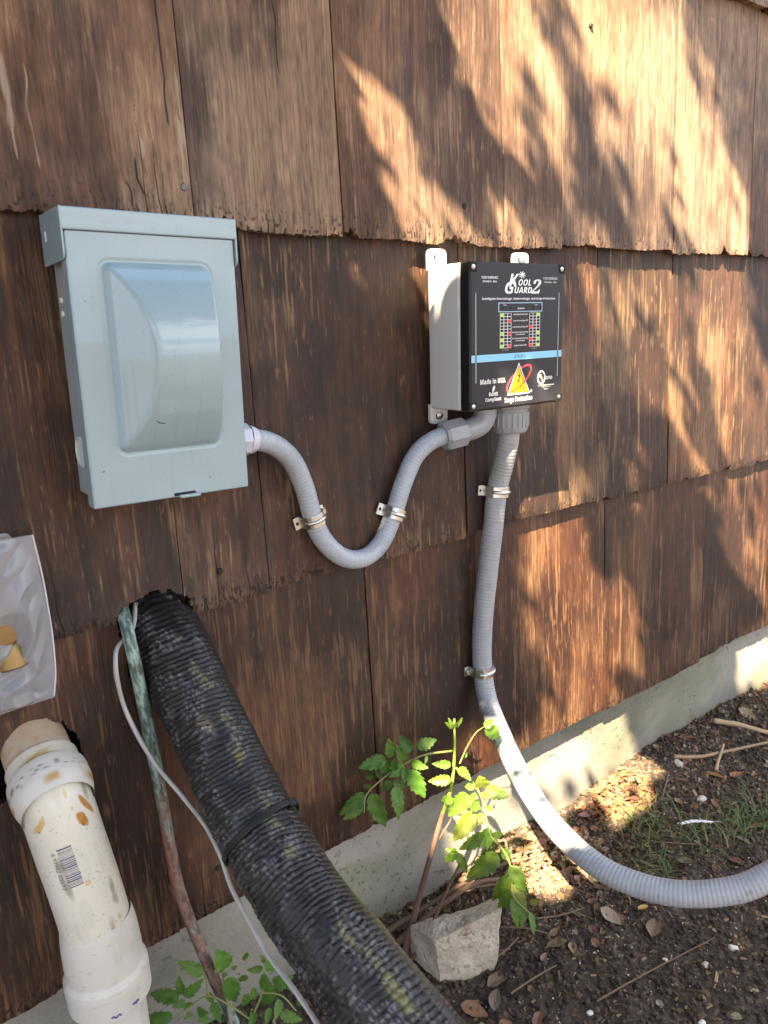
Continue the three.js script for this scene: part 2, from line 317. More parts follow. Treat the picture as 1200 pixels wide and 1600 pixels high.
// ---------------------------------------------------------------- concrete foundation
{
  const W = 2048, H = 384, pit = (x, y) => ss(0.70, 0.82, fbm(x * 170, y * 170, 2)) * ss(0.42, 0.62, fbm(x * 14 + 5, y * 14, 3)), cf = (u, v, o) => { const x = u * 2.4, y = v * 0.36, n = fbm(x * 8, y * 8, 5), f = vn(x * 620, y * 620), st = ss(0.52, 0.70, fbm(x * 5 + 30, y * 9 + 4, 4)), p = pit(x, y); const k = (0.74 + 0.75 * (n - 0.45) + 0.16 * (f - 0.5)) * (1 - 0.3 * p) * (0.74 + 0.26 * ss(0.45, 0.66, v + 0.2 * (n - 0.5))); o[0] = 0.325 * k * (1 - 0.24 * st); o[1] = 0.300 * k * (1 - 0.20 * st); o[2] = 0.250 * k * (1 - 0.30 * st); };
  const bf = (u, v, o) => { const x = u * 2.4, y = v * 0.36; o[0] = o[1] = o[2] = clamp(0.55 + 0.35 * (fbm(x * 70, y * 70, 4) - 0.45) + 0.10 * (vn(x * 500, y * 500) - 0.5) - 0.45 * pit(x, y)); };
  const fm = std(0xffffff, 0.92, 0, { map: dataTex(W, H, cf, true), bumpMap: dataTex(W, H, bf, false), bumpScale: 0.0022 });
  const fd = thing('concrete_foundation', 'pale grey concrete foundation strip under the bottom row of shingles', 'foundation', V(0.8, 0, -0.05));
  const g = new THREE.PlaneGeometry(2.4, 0.36, 240, 30), p = g.attributes.position, u = g.attributes.uv;
  for (let i = 0; i < p.count; i++) { const x = p.getX(i), y = p.getY(i); p.setZ(i, (fbm(x * 12 + 40, y * 12, 3) - 0.5) * 0.008 - 0.0005); u.setXY(i, (x + 1.2) / 2.4, (y + 0.18) / 0.36); }
  g.computeVertexNormals(); g.translate(0.85, 0.03, -0.028);
  part(fd, 'face', g, fm);
  part(fd, 'core', box(-0.34, 2.04, -0.15, 0.205, -0.2, -0.037, 0.001), std(C(0.3, 0.28, 0.25), 0.95));
}

// ---------------------------------------------------------------- shared small things
const steel = phys(C(0.62, 0.62, 0.60), 0.30, 1.0), zinc = phys(C(0.66, 0.66, 0.64), 0.34, 1.0), dark = std(C(0.006, 0.006, 0.006), 0.8), blackPlastic = phys(C(0.012, 0.012, 0.013), 0.38, 0, { specularIntensity: 0.6 });
function screwHead(a, dir, r, slot = true) {
  const h = r * 0.55, body = turned(a, a.clone().add(dir), [[0, r], [h * 0.55, r], [h * 0.9, r * 0.72], [h, 0.00005]], 18);
  if (!slot) return body;
  const out = [body];
  for (const k of [0, 1]) { const b = box(-r * 0.6, r * 0.6, -r * 0.09, r * 0.09, -0.0002, 0.0002, 0.0001, 1); b.rotateZ(0.6 + k * Math.PI / 2); b.translate(0, 0, h * 1.0); b.applyQuaternion(new THREE.Quaternion().setFromUnitVectors(V(0, 0, 1), dir)); b.translate(a.x, a.y, a.z); out.push(b); }
  return merged(out.slice(0, 1));
}
function extr(shape, depth, bevel = 0.0006, steps = 1) { return new THREE.ExtrudeGeometry(shape, { depth, bevelEnabled: bevel > 0, bevelSize: bevel, bevelThickness: bevel, bevelSegments: 2, curveSegments: 14, steps }); }

// ---------------------------------------------------------------- disconnect box (left)
{
  const paintBump = dataTex(256, 256, (u, v, o) => { o[0] = o[1] = o[2] = 0.3 + 0.4 * fbm(u * 40, v * 40, 3); }, false);
  paintBump.repeat.set(9, 9);
  const grime = dataTex(512, 768, (u, v, o) => { const n = fbm(u * 5, v * 6, 4), drip = ss(0.62, 0.78, fbm(u * 46, v * 2.2 + 4, 3)) * ss(0.2, 0.7, fbm(u * 4 + 8, v * 3, 2)), sp = ss(0.86, 0.92, vn(u * 140, v * 210)), sc = ss(0.80, 0.86, fbm(u * 26 + v * 14, v * 150 - u * 60, 2)); const k = 0.96 - 0.10 * (n - 0.5) - 0.07 * drip - 0.22 * sp * vn(u * 9, v * 12) - 0.04 * sc; o[0] = k; o[1] = k * (1 - 0.01 * drip); o[2] = k * (1 - 0.03 * drip); }, true);
  const paint = phys(C(0.295, 0.415, 0.462), 0.36, 0, { clearcoat: 1, clearcoatRoughness: 0.04, map: grime, bumpMap: paintBump, bumpScale: 0.00005 });
  const side = phys(C(0.29, 0.34, 0.35), 0.42, 0, { clearcoat: 0.3, clearcoatRoughness: 0.3 });
  const d = thing('disconnect_box', 'pale grey-green metal electrical disconnect box with embossed cover on the shingle wall', 'electrical box', V(0.237, 0.66, 0));
  const X0 = 0.1672, X1 = 0.3085, Y0 = 0.6600, Y1 = 0.8780;
  part(d, 'body', box(0.1735, 0.3030, 0.6650, 0.8850, -0.006, 0.048, 0.0015), side);
  for (const [a, b] of [[0.1715, 0.1745], [0.302, 0.305]]) part(d, 'body_flange', box(a, b, 0.667, 0.88, 0.0315, 0.0475, 0.0006, 1), side);
  // cover: a pan with the embossed arch, as one skin
  const bx0 = 0.1925, bx1 = 0.2835, by0 = 0.7040, by1 = 0.8560, H = 0.033;
  const bulge = (x, y) => {
    const cx = (bx0 + bx1) / 2, cy = (by0 + by1) / 2, rr = 0.008;
    const qx = Math.abs(x - cx) - (bx1 - bx0) / 2 + rr, qy = Math.abs(y - cy) - (by1 - by0) / 2 + rr;
    const sd = -(Math.min(Math.max(qx, qy), 0) + Math.hypot(Math.max(qx, 0), Math.max(qy, 0)) - rr);   // inside distance from the outline
    if (sd <= 0) return -0.0006 * ss(0.004, 0, -sd) ;
    const v = (y - by0) / (by1 - by0), arc = H * Math.pow(Math.max(0, Math.sin(Math.PI * Math.pow(v, 1.06))), 0.80);
    const left = (x - bx0) * 1.12, right = (bx1 - x) * 3.2, lip = 0.0026 * ss(0, 0.0022, sd);
    const sm = (a, b, k) => { const h = clamp(0.5 + 0.5 * (b - a) / k); return lerp(b, a, h) - k * h * (1 - h); };
    return Math.max(0, lip + sm(sm(arc, left, 0.0028), right, 0.003) * ss(0, 0.005, sd));
  };
  const nx = 150, ny = 220, pos = [], uv = [], idx = [];
  for (let j = 0; j <= ny; j++) for (let i = 0; i <= nx; i++) { const x = lerp(X0 + 0.0012, X1 - 0.0012, i / nx), y = lerp(Y0 + 0.0012, Y1, j / ny); pos.push(x, y, 0.0560 + bulge(x, y) + 0.0004 * (fbm(x * 30, y * 24, 2) - 0.5)); uv.push(i / nx, j / ny); }
  for (let j = 0; j < ny; j++) for (let i = 0; i < nx; i++) { const a = j * (nx + 1) + i, b = a + nx + 1; idx.push(a, a + 1, b, b, a + 1, b + 1); }
  const skin = new THREE.BufferGeometry(); skin.setAttribute('position', new THREE.Float32BufferAttribute(pos, 3)); skin.setAttribute('uv', new THREE.Float32BufferAttribute(uv, 2)); skin.setIndex(idx); skin.computeVertexNormals();
  const pan = [box(X0, X1, Y0, Y1, 0.040, 0.0556, 0.0014)];
  const cover = part(d, 'cover', merged([skin, ...pan]), paint);
  part(cover, 'scratch_mark', sweep(curveOf([[0.2182, 0.7310, 0.056 + bulge(0.2182, 0.731)], [0.2225, 0.7285, 0.056 + bulge(0.2225, 0.7285)], [0.2275, 0.7280, 0.056 + bulge(0.2275, 0.728)]]), 14, 5, (s, a, L) => 0.00042 * Math.sin(Math.PI * clamp(s / L, 0.03, 0.97)) + 0.0001), dark);
  for (const [x, y, r] of [[0.233, 0.7405, 0.0006], [0.2705, 0.674, 0.0007], [0.1778, 0.826, 0.0006], [0.1835, 0.829, 0.0004], [0.2265, 0.7475, 0.0004], [0.2805, 0.8885, 0.0008], [0.178, 0.6905, 0.0008]])
    part(cover, 'paint_chip', turned(V(x, y, (y > 0.88 ? 0.0586 : 0.0559) + Math.max(0, bulge(x, y))), V(x, y, 1), [[0, r], [0.0002, r * 0.9], [0.00022, 0.00002]], 8), std(C(0.06, 0.06, 0.06), 0.8));
  // rain hood over the top with its two ears
  const hood = [box(0.1650, 0.3105, 0.8785, 0.8952, 0.0480, 0.0590, 0.0012), box(0.1650, 0.3105, 0.8925, 0.8952, 0.0005, 0.0560, 0.0008)];
  for (const x of [0.1650, 0.3091]) {
    const s = new THREE.Shape(); s.moveTo(-0.0005, 0.895); s.lineTo(-0.0585, 0.895); s.lineTo(-0.0585, 0.8625); s.quadraticCurveTo(-0.0585, 0.8570, -0.053, 0.8568); s.lineTo(-0.0005, 0.8555); s.closePath();
    const g = extr(s, 0.0010, 0.0002); g.rotateY(Math.PI / 2); g.translate(x, 0, 0); hood.push(g);
  }
  part(d, 'hood', merged(hood), paint);
  part(d, 'hood_slot', box(0.1642, 0.1652, 0.8735, 0.8815, 0.0130, 0.0150, 0.0003, 1), std(C(0.7, 0.72, 0.72), 0.5));
  // knockout ring and screws on the left side
  const tor = new THREE.TorusGeometry(0.0120, 0.0017, 8, 40); tor.rotateY(Math.PI / 2); tor.translate(0.1728, 0.7030, 0.0150);
  part(d, 'knockout', merged([tor, cyl(V(0.1730, 0.703, 0.015), V(0.1737, 0.703, 0.015), 0.0112)]), std(C(0.52, 0.57, 0.57), 0.45));
  for (const y of [0.8290, 0.8180]) part(d, 'rivet', turned(V(0.1736, y, 0.0060), V(0, y, 0.006), [[0, 0.0026], [0.0012, 0.0022], [0.0018, 0.0001]], 12), std(C(0.75, 0.77, 0.77), 0.35));
  // hasp at the bottom edge
  part(d, 'hasp_slot', box(0.2360, 0.2560, 0.6612, 0.6640, 0.0500, 0.0563, 0.0004, 1), dark);
  part(d, 'hasp', box(0.2400, 0.2590, 0.6592, 0.6622, 0.0500, 0.0605, 0.0012), paint);
  d.rotation.z = -0.014;
}

// ---------------------------------------------------------------- surge protector (right)
function labelTexture() {
  const S = 1024, c = document.createElement('canvas'); c.width = c.height = S;
  const g = c.getContext('2d'); g.fillStyle = '#2b2a30'; g.fillRect(0, 0, S, S);
  const T = (t, x, y, px, font = 'sans-serif', w = '', fill = '#f2f2f2', align = 'center', sx = 1) => { g.save(); g.fillStyle = fill; g.translate(x, y); g.scale(sx, 1); g.font = w + ' ' + px + 'px ' + font; g.textAlign = align; g.textBaseline = 'alphabetic'; g.fillText(t, 0, 0); g.restore(); };
  T('120/240VAC', 190, 108, 36, 'sans-serif', 'bold', '#efefef', 'center', 0.88); T('50/60Hz  40A', 190, 146, 27, 'sans-serif', 'bold', '#efefef', 'center', 0.9);
  T('120/208VAC', 868, 108, 36, 'sans-serif', 'bold', '#c9c9c9', 'center', 0.88); T('50/60Hz  40A', 868, 146, 27, 'sans-serif', 'bold', '#c9c9c9', 'center', 0.9);
  // name
  T('K', 430, 188, 190, 'sans-serif', 'italic bold', '#ffffff', 'center', 0.82);
  T('OOL', 566, 176, 92, 'sans-serif', 'italic bold', '#ffffff', 'center', 0.8);
  T('G', 388, 262, 176, 'sans-serif', 'italic bold', '#ffffff', 'center', 0.86);
  T('UARD', 548, 258, 92, 'sans-serif', 'italic bold', '#ffffff', 'center', 0.82);
  T('2', 690, 262, 212, 'serif', 'italic bold', '#ffffff', 'center', 0.92);
  g.strokeStyle = '#e8eef2'; g.lineWidth = 11; for (let k = 0; k < 4; k++) { const a = k * Math.PI / 4 + 0.2; g.beginPath(); g.moveTo(540 - 38 * Math.cos(a), 62 - 38 * Math.sin(a)); g.lineTo(540 + 38 * Math.cos(a), 62 + 38 * Math.sin(a)); g.stroke(); }
  T('Intelligent Overvoltage, Undervoltage, and Surge Protection', 520, 328, 33, 'sans-serif', 'bold', '#f4f4f4', 'center', 0.86);
  // indicator panel
  g.strokeStyle = '#a9cfe6'; g.lineWidth = 9; g.strokeRect(286, 362, 488, 94);
  g.fillStyle = '#000'; for (const x of [306, 396, 652, 738]) g.fillRect(x, 402, 34, 30);
  T('120V', 352, 392, 18, 'sans-serif', 'bold', '#cccccc'); T('120V', 704, 392, 18, 'sans-serif', 'bold', '#cccccc'); T('Status', 532, 430, 25, 'sans-serif', 'bold', '#f4f4f4');
  const rows = 11, rh = 34, gy = 472;
  const paintCol = (x0, marks) => {
    g.fillStyle = '#d8d8d8'; g.fillRect(x0, gy, 126, rows * rh + 4);
    for (let r = 0; r < rows; r++) for (let k = 0; k < 3; k++) {
      const m = marks[r + ',' + k]; g.fillStyle = m || '#222127'; const big = m ? 3 : 0;
      g.fillRect(x0 + 5 + k * 41 - big, gy + 5 + r * rh - big, 34 + 2 * big, rh - 7 + 2 * big);
    }
  };
  const gr = '#b7e25a', rd = '#ea3a44';
  paintCol(300, { '0,0': gr, '2,2': rd, '6,0': gr, '6,2': rd, '8,0': gr, '10,0': gr, '10,2': rd });
  paintCol(628, { '0,2': gr, '4,0': rd, '6,2': gr, '8,0': rd, '8,2': gr, '10,0': rd, '10,2': gr });
  g.fillStyle = '#4c6b20'; for (const [x, r] of [[322, 6], [322, 8], [732, 6], [732, 8]]) g.fillRect(x - 4, gy + r * rh + 14, 9, 7);
  const tx = (t, r, px = 21) => T(t, 527, gy + r * rh + 22, px, 'sans-serif', 'bold', '#f0f0f0', 'center', 0.8);
  tx('Available Power ON', 0); tx('Low Overvoltage Off', 2); tx('Low Undervoltage Off', 4); tx('Reconnecting time delay', 5.7, 19); tx('(5 min) delayed', 6.4, 18); tx('Reconnecting time delay', 7.7, 19); tx('(5 min) delayed', 8.4, 18); tx('Surge Present ON', 10);
  T('L1 Status', 362, 874, 17, 'sans-serif', '', '#cccccc'); T('L2 Status', 692, 874, 17, 'sans-serif', '', '#cccccc');
  // model stripe
  return { c, g, T, S };
}
{
  const { c, g, T, S } = labelTexture();
  // the lower third is laid out on its own scale: squeeze what is above into the upper 62 %
  const low = document.createElement('canvas'); low.width = low.height = S;
  const q = low.getContext('2d'); q.fillStyle = '#2b2a30'; q.fillRect(0, 0, S, S);
  q.drawImage(c, 0, 0, S, 885, 0, 26, S, 592);
  const U = (t, x, y, px, font = 'sans-serif', w = '', fill = '#f2f2f2', sx = 1, align = 'center') => { q.save(); q.fillStyle = fill; q.translate(x, y); q.scale(sx, 1); q.font = w + ' ' + px + 'px ' + font; q.textAlign = align; q.fillText(t, 0, 0); q.restore(); };
  const st = q.createLinearGradient(0, 0, S, 0); st.addColorStop(0, '#8fd0ee'); st.addColorStop(1, '#8fd0ee'); q.fillStyle = st; q.fillRect(0, 634, S, 52);
  U('DTK-KG2', 530, 672, 34, 'sans-serif', '', '#20303a', 1.05);
  q.fillStyle = '#2b2a30'; q.fillRect(36, 630, 20, 60); q.fillRect(966, 630, 20, 60);
  q.fillStyle = '#c9c9cc'; q.fillRect(42, 196, 8, 638); q.fillRect(974, 196, 7, 638); q.fillStyle = '#77777c'; for (let y = 200; y < 830; y += 9) { q.fillRect(42, y, 8, 3); q.fillRect(974, y, 7, 3); }
  U('Made in USA', 226, 848, 50, 'sans-serif', 'bold', '#f2f2f2', 0.92);
  q.fillStyle = '#f2f2f2'; q.beginPath(); q.ellipse(236, 886, 11, 24, 0.45, 0, 7); q.fill(); q.fillRect(222, 898, 6, 24);
  U('RoHS', 232, 940, 40, 'sans-serif', 'bold', '#f2f2f2', 1); U('Compliant', 232, 978, 38, 'sans-serif', 'bold', '#f2f2f2', 0.92);
  // warning triangle with the ring round it
  q.strokeStyle = '#e8545c'; q.lineWidth = 16; q.beginPath(); q.ellipse(520, 828, 158, 58, -0.55, 0, 7); q.stroke();
  q.fillStyle = '#f4f4ee'; q.beginPath(); q.moveTo(517, 706); q.lineTo(650, 948); q.lineTo(384, 948); q.closePath(); q.fill();
  q.fillStyle = '#20201c'; q.beginPath(); q.moveTo(517, 724); q.lineTo(634, 938); q.lineTo(400, 938); q.closePath(); q.fill();
  q.fillStyle = '#f2c512'; q.beginPath(); q.moveTo(517, 732); q.lineTo(626, 933); q.lineTo(408, 933); q.closePath(); q.fill();
  q.fillStyle = '#1c1a12'; q.beginPath(); q.moveTo(526, 774); q.lineTo(506, 812); q.lineTo(520, 810); q.lineTo(508, 846); q.lineTo(498, 838); q.lineTo(514, 866); q.lineTo(532, 840); q.lineTo(520, 844); q.lineTo(534, 800); q.lineTo(518, 802); q.closePath(); q.fill();
  q.strokeStyle = '#e23f33'; q.lineWidth = 11; q.beginPath(); q.ellipse(520, 828, 158, 58, -0.55, 0.25, 2.9); q.stroke();
  U('DITEK', 517, 928, 56, 'sans-serif', 'bold', '#54410a', 0.86);
  U('®', 664, 942, 30, 'sans-serif', 'bold', '#f2f2f2');
  U('Surge Protection', 517, 1000, 50, 'sans-serif', 'bold', '#f2f2f2', 0.80);
  q.strokeStyle = '#f2f2f2'; q.lineWidth = 13; q.beginPath(); q.ellipse(782, 836, 42, 48, 0, 0, 7); q.stroke();
  U('U', 772, 842, 46, 'sans-serif', 'bold', '#f2f2f2', 0.8); U('L', 794, 864, 46, 'sans-serif', 'bold', '#f2f2f2', 0.8);
  U('LISTED', 868, 854, 32, 'sans-serif', 'bold', '#f2f2f2', 0.9); q.fillStyle = '#d8d8d8'; q.fillRect(748, 896, 190, 5); U('Surge Protective', 842, 916, 15, 'sans-serif', '', '#d0d0d0'); U('Device', 842, 934, 17, 'sans-serif', '', '#d0d0d0');
  const lt = new THREE.CanvasTexture(low); lt.colorSpace = THREE.SRGBColorSpace; lt.magFilter = THREE.LinearFilter; lt.anisotropy = 8; lt.needsUpdate = true;

  const t = thing('surge_protector', 'grey plastic surge protector box with black printed front on the shingle wall', 'electrical box', V(0.654, 0.7045, 0));
  const grey = phys(C(0.56, 0.57, 0.55), 0.42, 0, { specularIntensity: 0.7 });
  const X0 = 0.5770, X1 = 0.7325, Y0 = 0.7045, Y1 = 0.8655;
  part(t, 'enclosure', box(X0, X1 - 0.001, Y0 + 0.0005, Y1 - 0.0005, 0.0030, 0.0553, 0.0030, 4), grey);
  part(t, 'cover', box(X0 + 0.0006, X1, Y0, Y1, 0.0556, 0.0712, 0.0022, 4), blackPlastic);
  const face = new THREE.PlaneGeometry(X1 - X0 - 0.0056, Y1 - Y0 - 0.0056); face.translate((X0 + X1) / 2 + 0.0003, (Y0 + Y1) / 2, 0.07145);
  part(t, 'printed_label', face, phys(0xffffff, 0.42, 0, { map: lt, specularIntensity: 0.6 }));
  const cr = std(C(0.5, 0.5, 0.5), 0.3, 1);
  for (const [x, y] of [[X0 + 0.0062, Y0 + 0.0058], [X0 + 0.0062, Y1 - 0.0058], [X1 - 0.0056, Y0 + 0.0058], [X1 - 0.0056, Y1 - 0.0058]]) {
    const pocket = part(t, 'screw_pocket', box(x - 0.0056, x + 0.0056, y - 0.0052, y + 0.0052, 0.0705, 0.0718, 0.0008), dark);
    part(pocket, 'screw', screwHead(V(x - 0.0008, y, 0.0717), V(0, 0, 1), 0.0027), cr);
  }
  for (const [x, y, up] of [[0.5905, 0.8655, 1], [0.7285, 0.8655, 1], [0.5898, 0.7045, -1], [0.7285, 0.7045, -1]]) {
    const s = new THREE.Shape(), w = 0.0125, h = 0.0180; s.moveTo(-w, -0.004); s.lineTo(-w, h - 0.006); s.quadraticCurveTo(-w, h, -w + 0.006, h); s.lineTo(w - 0.006, h); s.quadraticCurveTo(w, h, w, h - 0.006); s.lineTo(w, -0.004); s.closePath();
    const o = new THREE.Path(); o.absellipse(0, 0.0095, 0.0064, 0.0042, 0, Math.PI * 2, true); s.holes.push(o);
    const gm = extr(s, 0.0042, 0.0008); if (up < 0) gm.rotateZ(Math.PI); gm.translate(x, y, 0.0010);
    const tab = part(t, 'mounting_tab', gm, grey);
    part(tab, 'screw', merged([screwHead(V(x + 0.0012, y + up * 0.0095, 0.0040), V(0, 0, 1), 0.0048), box(x - 0.006, x + 0.006, y + up * 0.0095 - 0.004, y + up * 0.0095 + 0.004, 0.0004, 0.0014, 0.0004, 1)]), cr);
  }
}

// ---------------------------------------------------------------- flexible electrical conduits
const conduitSkyLit = phys(C(0.385, 0.425, 0.48), 0.34, 0, { specularIntensity: 0.9, vertexColors: true }), conduitGrey = phys(C(0.335, 0.350, 0.370), 0.40, 0, { specularIntensity: 0.8, vertexColors: true }), fittingGrey = phys(C(0.285, 0.30, 0.325), 0.36, 0, { clearcoat: 0.2, clearcoatRoughness: 0.3 }), fittingPale = phys(C(0.56, 0.57, 0.66), 0.36, 0, { clearcoat: 0.2, clearcoatRoughness: 0.3 });  // thin conduit is paler and bluer: more skylight put into its colour
function conduit(curve, r, pitch) {
  const L = curve.getLength(), n = Math.round(L / pitch * 5);
  return sweep(curve, n, 28, (s, a) => { const f = (s / pitch + a / (Math.PI * 2) * 1) % 1, rib = Math.pow(Math.sin(Math.PI * f), 0.7); return r * (0.968 + 0.036 * rib + 0.010 * (vn(s * 60, Math.cos(a) * 2) - 0.5)); }, { color: (s, a) => { const f = (s / pitch + a / (Math.PI * 2)) % 1, k = 1 - 0.10 * ss(0.5, 0.72, fbm(s * 38, Math.cos(a) * 1.6 + Math.sin(a) * 0.9 + 7, 4)) - 0.16 * ss(0.18, 0.0, Math.min(f, 1 - f)) - 0.20 * ss(0.88, 0.94, vn(s * 330, a * 7)); return [k, k * 0.995, k * 0.98]; } });
}
function hexNut(a, b, r, m = 8) {
  const L = a.distanceTo(b), g = new THREE.CylinderGeometry(r, r, L * 0.8, m, 1), h = new THREE.CylinderGeometry(r * 0.86, r * 0.97, L * 0.1, m, 1), k = new THREE.CylinderGeometry(r * 0.97, r * 0.86, L * 0.1, m, 1);
  h.translate(0, L * 0.45, 0); k.translate(0, -L * 0.45, 0);
  const all = [g, h, k]; for (const x of all) { x.applyQuaternion(new THREE.Quaternion().setFromUnitVectors(V(0, 1, 0), b.clone().sub(a).normalize())); x.translate((a.x + b.x) / 2, (a.y + b.y) / 2, (a.z + b.z) / 2); }
  return toCreasedNormals(merged(all), 0.35);
}
{
  const t = thing('flexible_conduit', 'thinner grey flexible conduit bent in a U between the two electrical boxes', 'conduit', V(0.45, 0.55, 0.011));
  part(t, 'hose', conduit(curveOf([[0.3250, 0.6985, 0.0270], [0.3409, 0.6955, 0.0268], [0.3590, 0.6872, 0.0230], [0.3795, 0.6688, 0.0160], [0.3940, 0.6393, 0.0118], [0.4040, 0.6027, 0.0102], [0.4160, 0.5755, 0.0096], [0.4420, 0.5500, 0.0094], [0.4695, 0.5440, 0.0094], [0.4930, 0.5560, 0.0096], [0.5125, 0.5870, 0.0102], [0.5285, 0.6227, 0.0106], [0.5475, 0.6540, 0.0125], [0.5670, 0.6690, 0.0180], [0.5850, 0.6740, 0.0240]]), 0.01065, 0.0042), conduitSkyLit);
  part(t, 'connector', merged([hexNut(V(0.3085, 0.7000, 0.0270), V(0.3255, 0.6985, 0.0270), 0.0158, 8), turned(V(0.3250, 0.6985, 0.027), V(0.345, 0.6952, 0.0267), [[0, 0.0140], [0.005, 0.0132], [0.008, 0.0118], [0.0081, 0.0100]])]), fittingPale);
  part(t, 'connector_nut', merged([hexNut(V(0.5800, 0.6725, 0.0225), V(0.6085, 0.6765, 0.0280), 0.0182, 8)]), fittingGrey);
  const elbow = new THREE.CatmullRomCurve3([V(0.6060, 0.6762, 0.0276), V(0.6220, 0.6785, 0.0295), V(0.6345, 0.6835, 0.0305), V(0.6405, 0.6930, 0.0310), V(0.6415, 0.7035, 0.0310)]);
  part(t, 'elbow', sweep(elbow, 30, 26, (s, a, L) => lerp(0.0128, 0.0142, s / L)), fittingGrey);
  part(t, 'locknut', turned(V(0.6415, 0.7050, 0.031), V(0.6415, 0, 0.031), [[0, 0.0180], [0.0035, 0.0180], [0.0045, 0.0165], [0.0046, 0.012]]), fittingGrey);
}
{
  const t = thing('flexible_conduit', 'thicker grey flexible conduit hanging below the black box and looping right', 'conduit', V(0.66, 0.34, 0.01));
  part(t, 'hose', conduit(curveOf([[0.6838, 0.6780, 0.0300], [0.6835, 0.6556, 0.0290], [0.6825, 0.6258, 0.0215], [0.6795, 0.5919, 0.0140], [0.6740, 0.5375, 0.0118], [0.6680, 0.4775, 0.0085], [0.6625, 0.4251, 0.0070], [0.6595, 0.3802, 0.0068], [0.6600, 0.3430, 0.0080], [0.6560, 0.3060, 0.0210], [0.6350, 0.2670, 0.0780], [0.6150, 0.2385, 0.1390], [0.6050, 0.2190, 0.1980], [0.6090, 0.2070, 0.2570], [0.6331, 0.2091, 0.3194], [0.6703, 0.2252, 0.3679], [0.6943, 0.2407, 0.3874], [0.7402, 0.2612, 0.4089], [0.83, 0.28, 0.44], [0.97, 0.26, 0.50], [1.25, 0.12, 0.62], [1.50, 0.02, 0.75], [1.75, -0.03, 0.90]]), 0.01335, 0.0046), conduitGrey);
  const cn = [];
  cn.push(turned(V(0.6838, 0.7045, 0.030), V(0.6838, 0, 0.030), [[0, 0.0250], [0.0060, 0.0250], [0.0068, 0.0240], [0.0070, 0.0228], [0.0100, 0.0226], [0.0105, 0.0238], [0.0300, 0.0234], [0.0345, 0.0222], [0.0368, 0.0196], [0.0370, 0.0130]], 48));
  for (let k = 0; k < 22; k++) { const a = k / 22 * Math.PI * 2; const b = box(-0.0016, 0.0016, 0.6750, 0.6925, 0.0226, 0.0246, 0.0008, 1); b.rotateY(a); b.translate(0.6838, 0, 0.030); cn.push(b); }
  part(t, 'connector', merged(cn), fittingGrey);
}

// ---------------------------------------------------------------- pipe straps
function strap(name, label, at, uDir, R, zc, ears, bolt) {
  const t = thing(name, label, 'pipe strap', V(at.x, at.y, 0), 'zinc straps holding the grey conduits');
  const th = 0.0013, w = 0.0135, z0 = at.z, outer = [], inner = [];
  const ear = 0.0084;
  const Ri = R + 0.0003, Ro = Ri + th;
  const P = [];                                                   // centre line of the band: u across, h off the wall
  if (ears.left) P.push([-Ri - ear, z0 + 0.0010], [-Ri - 0.0035, z0 + 0.0010]);
  const a0 = ears.left ? Math.PI : Math.PI * 1.12, a1 = ears.right ? 0 : -0.5;
  if (ears.left) P.push([-Ri - 0.0006, z0 + 0.0022]);
  for (let k = 0; k <= 18; k++) { const a = lerp(a0, a1, k / 18); P.push([Math.cos(a) * Ri, Math.max(zc + Math.sin(a) * Ri, z0 + 0.0008)]); }
  if (ears.right) P.push([Ri + 0.0006, z0 + 0.0022], [Ri + 0.0035, z0 + 0.0010], [Ri + ear, z0 + 0.0010]);
  const s = new THREE.Shape();
  const nrm = (i) => { const a = P[Math.max(0, i - 1)], b = P[Math.min(P.length - 1, i + 1)], dx = b[0] - a[0], dy = b[1] - a[1], l = Math.hypot(dx, dy) || 1; return [-dy / l, dx / l]; };
  P.forEach((p, i) => { const n = nrm(i); i ? s.lineTo(p[0] + n[0] * th, p[1] + n[1] * th) : s.moveTo(p[0] + n[0] * th, p[1] + n[1] * th); });
  for (let i = P.length - 1; i >= 0; i--) s.lineTo(P[i][0], P[i][1]);
  s.closePath();
  const g = extr(s, w - 0.0006, 0.0003); g.translate(0, 0, -w / 2 + 0.0003);
  // a stiffening bead round the crown
  const bead = []; for (let k = 1; k < 18; k++) { const a = lerp(a0, a1, k / 18); bead.push([Math.cos(a) * (Ro + 0.0002), zc + Math.sin(a) * (Ro + 0.0002), 0]); }
  const bg = sweep(curveOf(bead), 40, 8, (q, a, L) => 0.0022 * ss(0, 0.006, q) * ss(0, 0.006, L - q) + 0.0002);
  const u = uDir.clone().normalize(), n = V(0, 0, 1), ax = u.clone().cross(n);
  const M = new THREE.Matrix4().makeBasis(u, n, ax).setPosition(at.x, at.y, 0);
  const flip = (x) => { x.applyMatrix4(M); return x; };
  part(t, 'band', flip(merged([toCreasedNormals(g, 0.7), bg])), zinc);
  for (const sd of ['left', 'right']) if (ears[sd]) {
    const k = sd === 'left' ? -1 : 1, c = V(at.x, at.y, z0 + 0.0026).addScaledVector(u, k * (Ri + ear * 0.60));
    if (bolt[sd]) part(t, 'screw', merged([turned(c, c.clone().add(V(0, 0, 1)), [[0, 0.0050], [0.0010, 0.0050], [0.0011, 0.004]], 20), hexNut(c.clone().add(V(0, 0, 0.0010)), c.clone().add(V(0, 0, 0.0046)), 0.0038, 6)]), steel);
    else part(t, 'screw_hole', turned(c, c.clone().add(V(0, 0, 1)), [[0, 0.0019], [0.0002, 0.0018], [0.00022, 0.0001]], 16), dark);
  }
  return t;
}
strap('pipe_strap', 'zinc strap on the left arm of the bent thin conduit', V(0.4040, 0.6020, 0.0), V(0.96, 0.27, 0), 0.0107, 0.0102, { left: true, right: true }, { left: false, right: true });
strap('pipe_strap', 'zinc strap on the right arm of the bent thin conduit', V(0.5140, 0.5885, 0.0), V(0.91, -0.42, 0), 0.0107, 0.0102, { left: true, right: true }, { left: false, right: true });
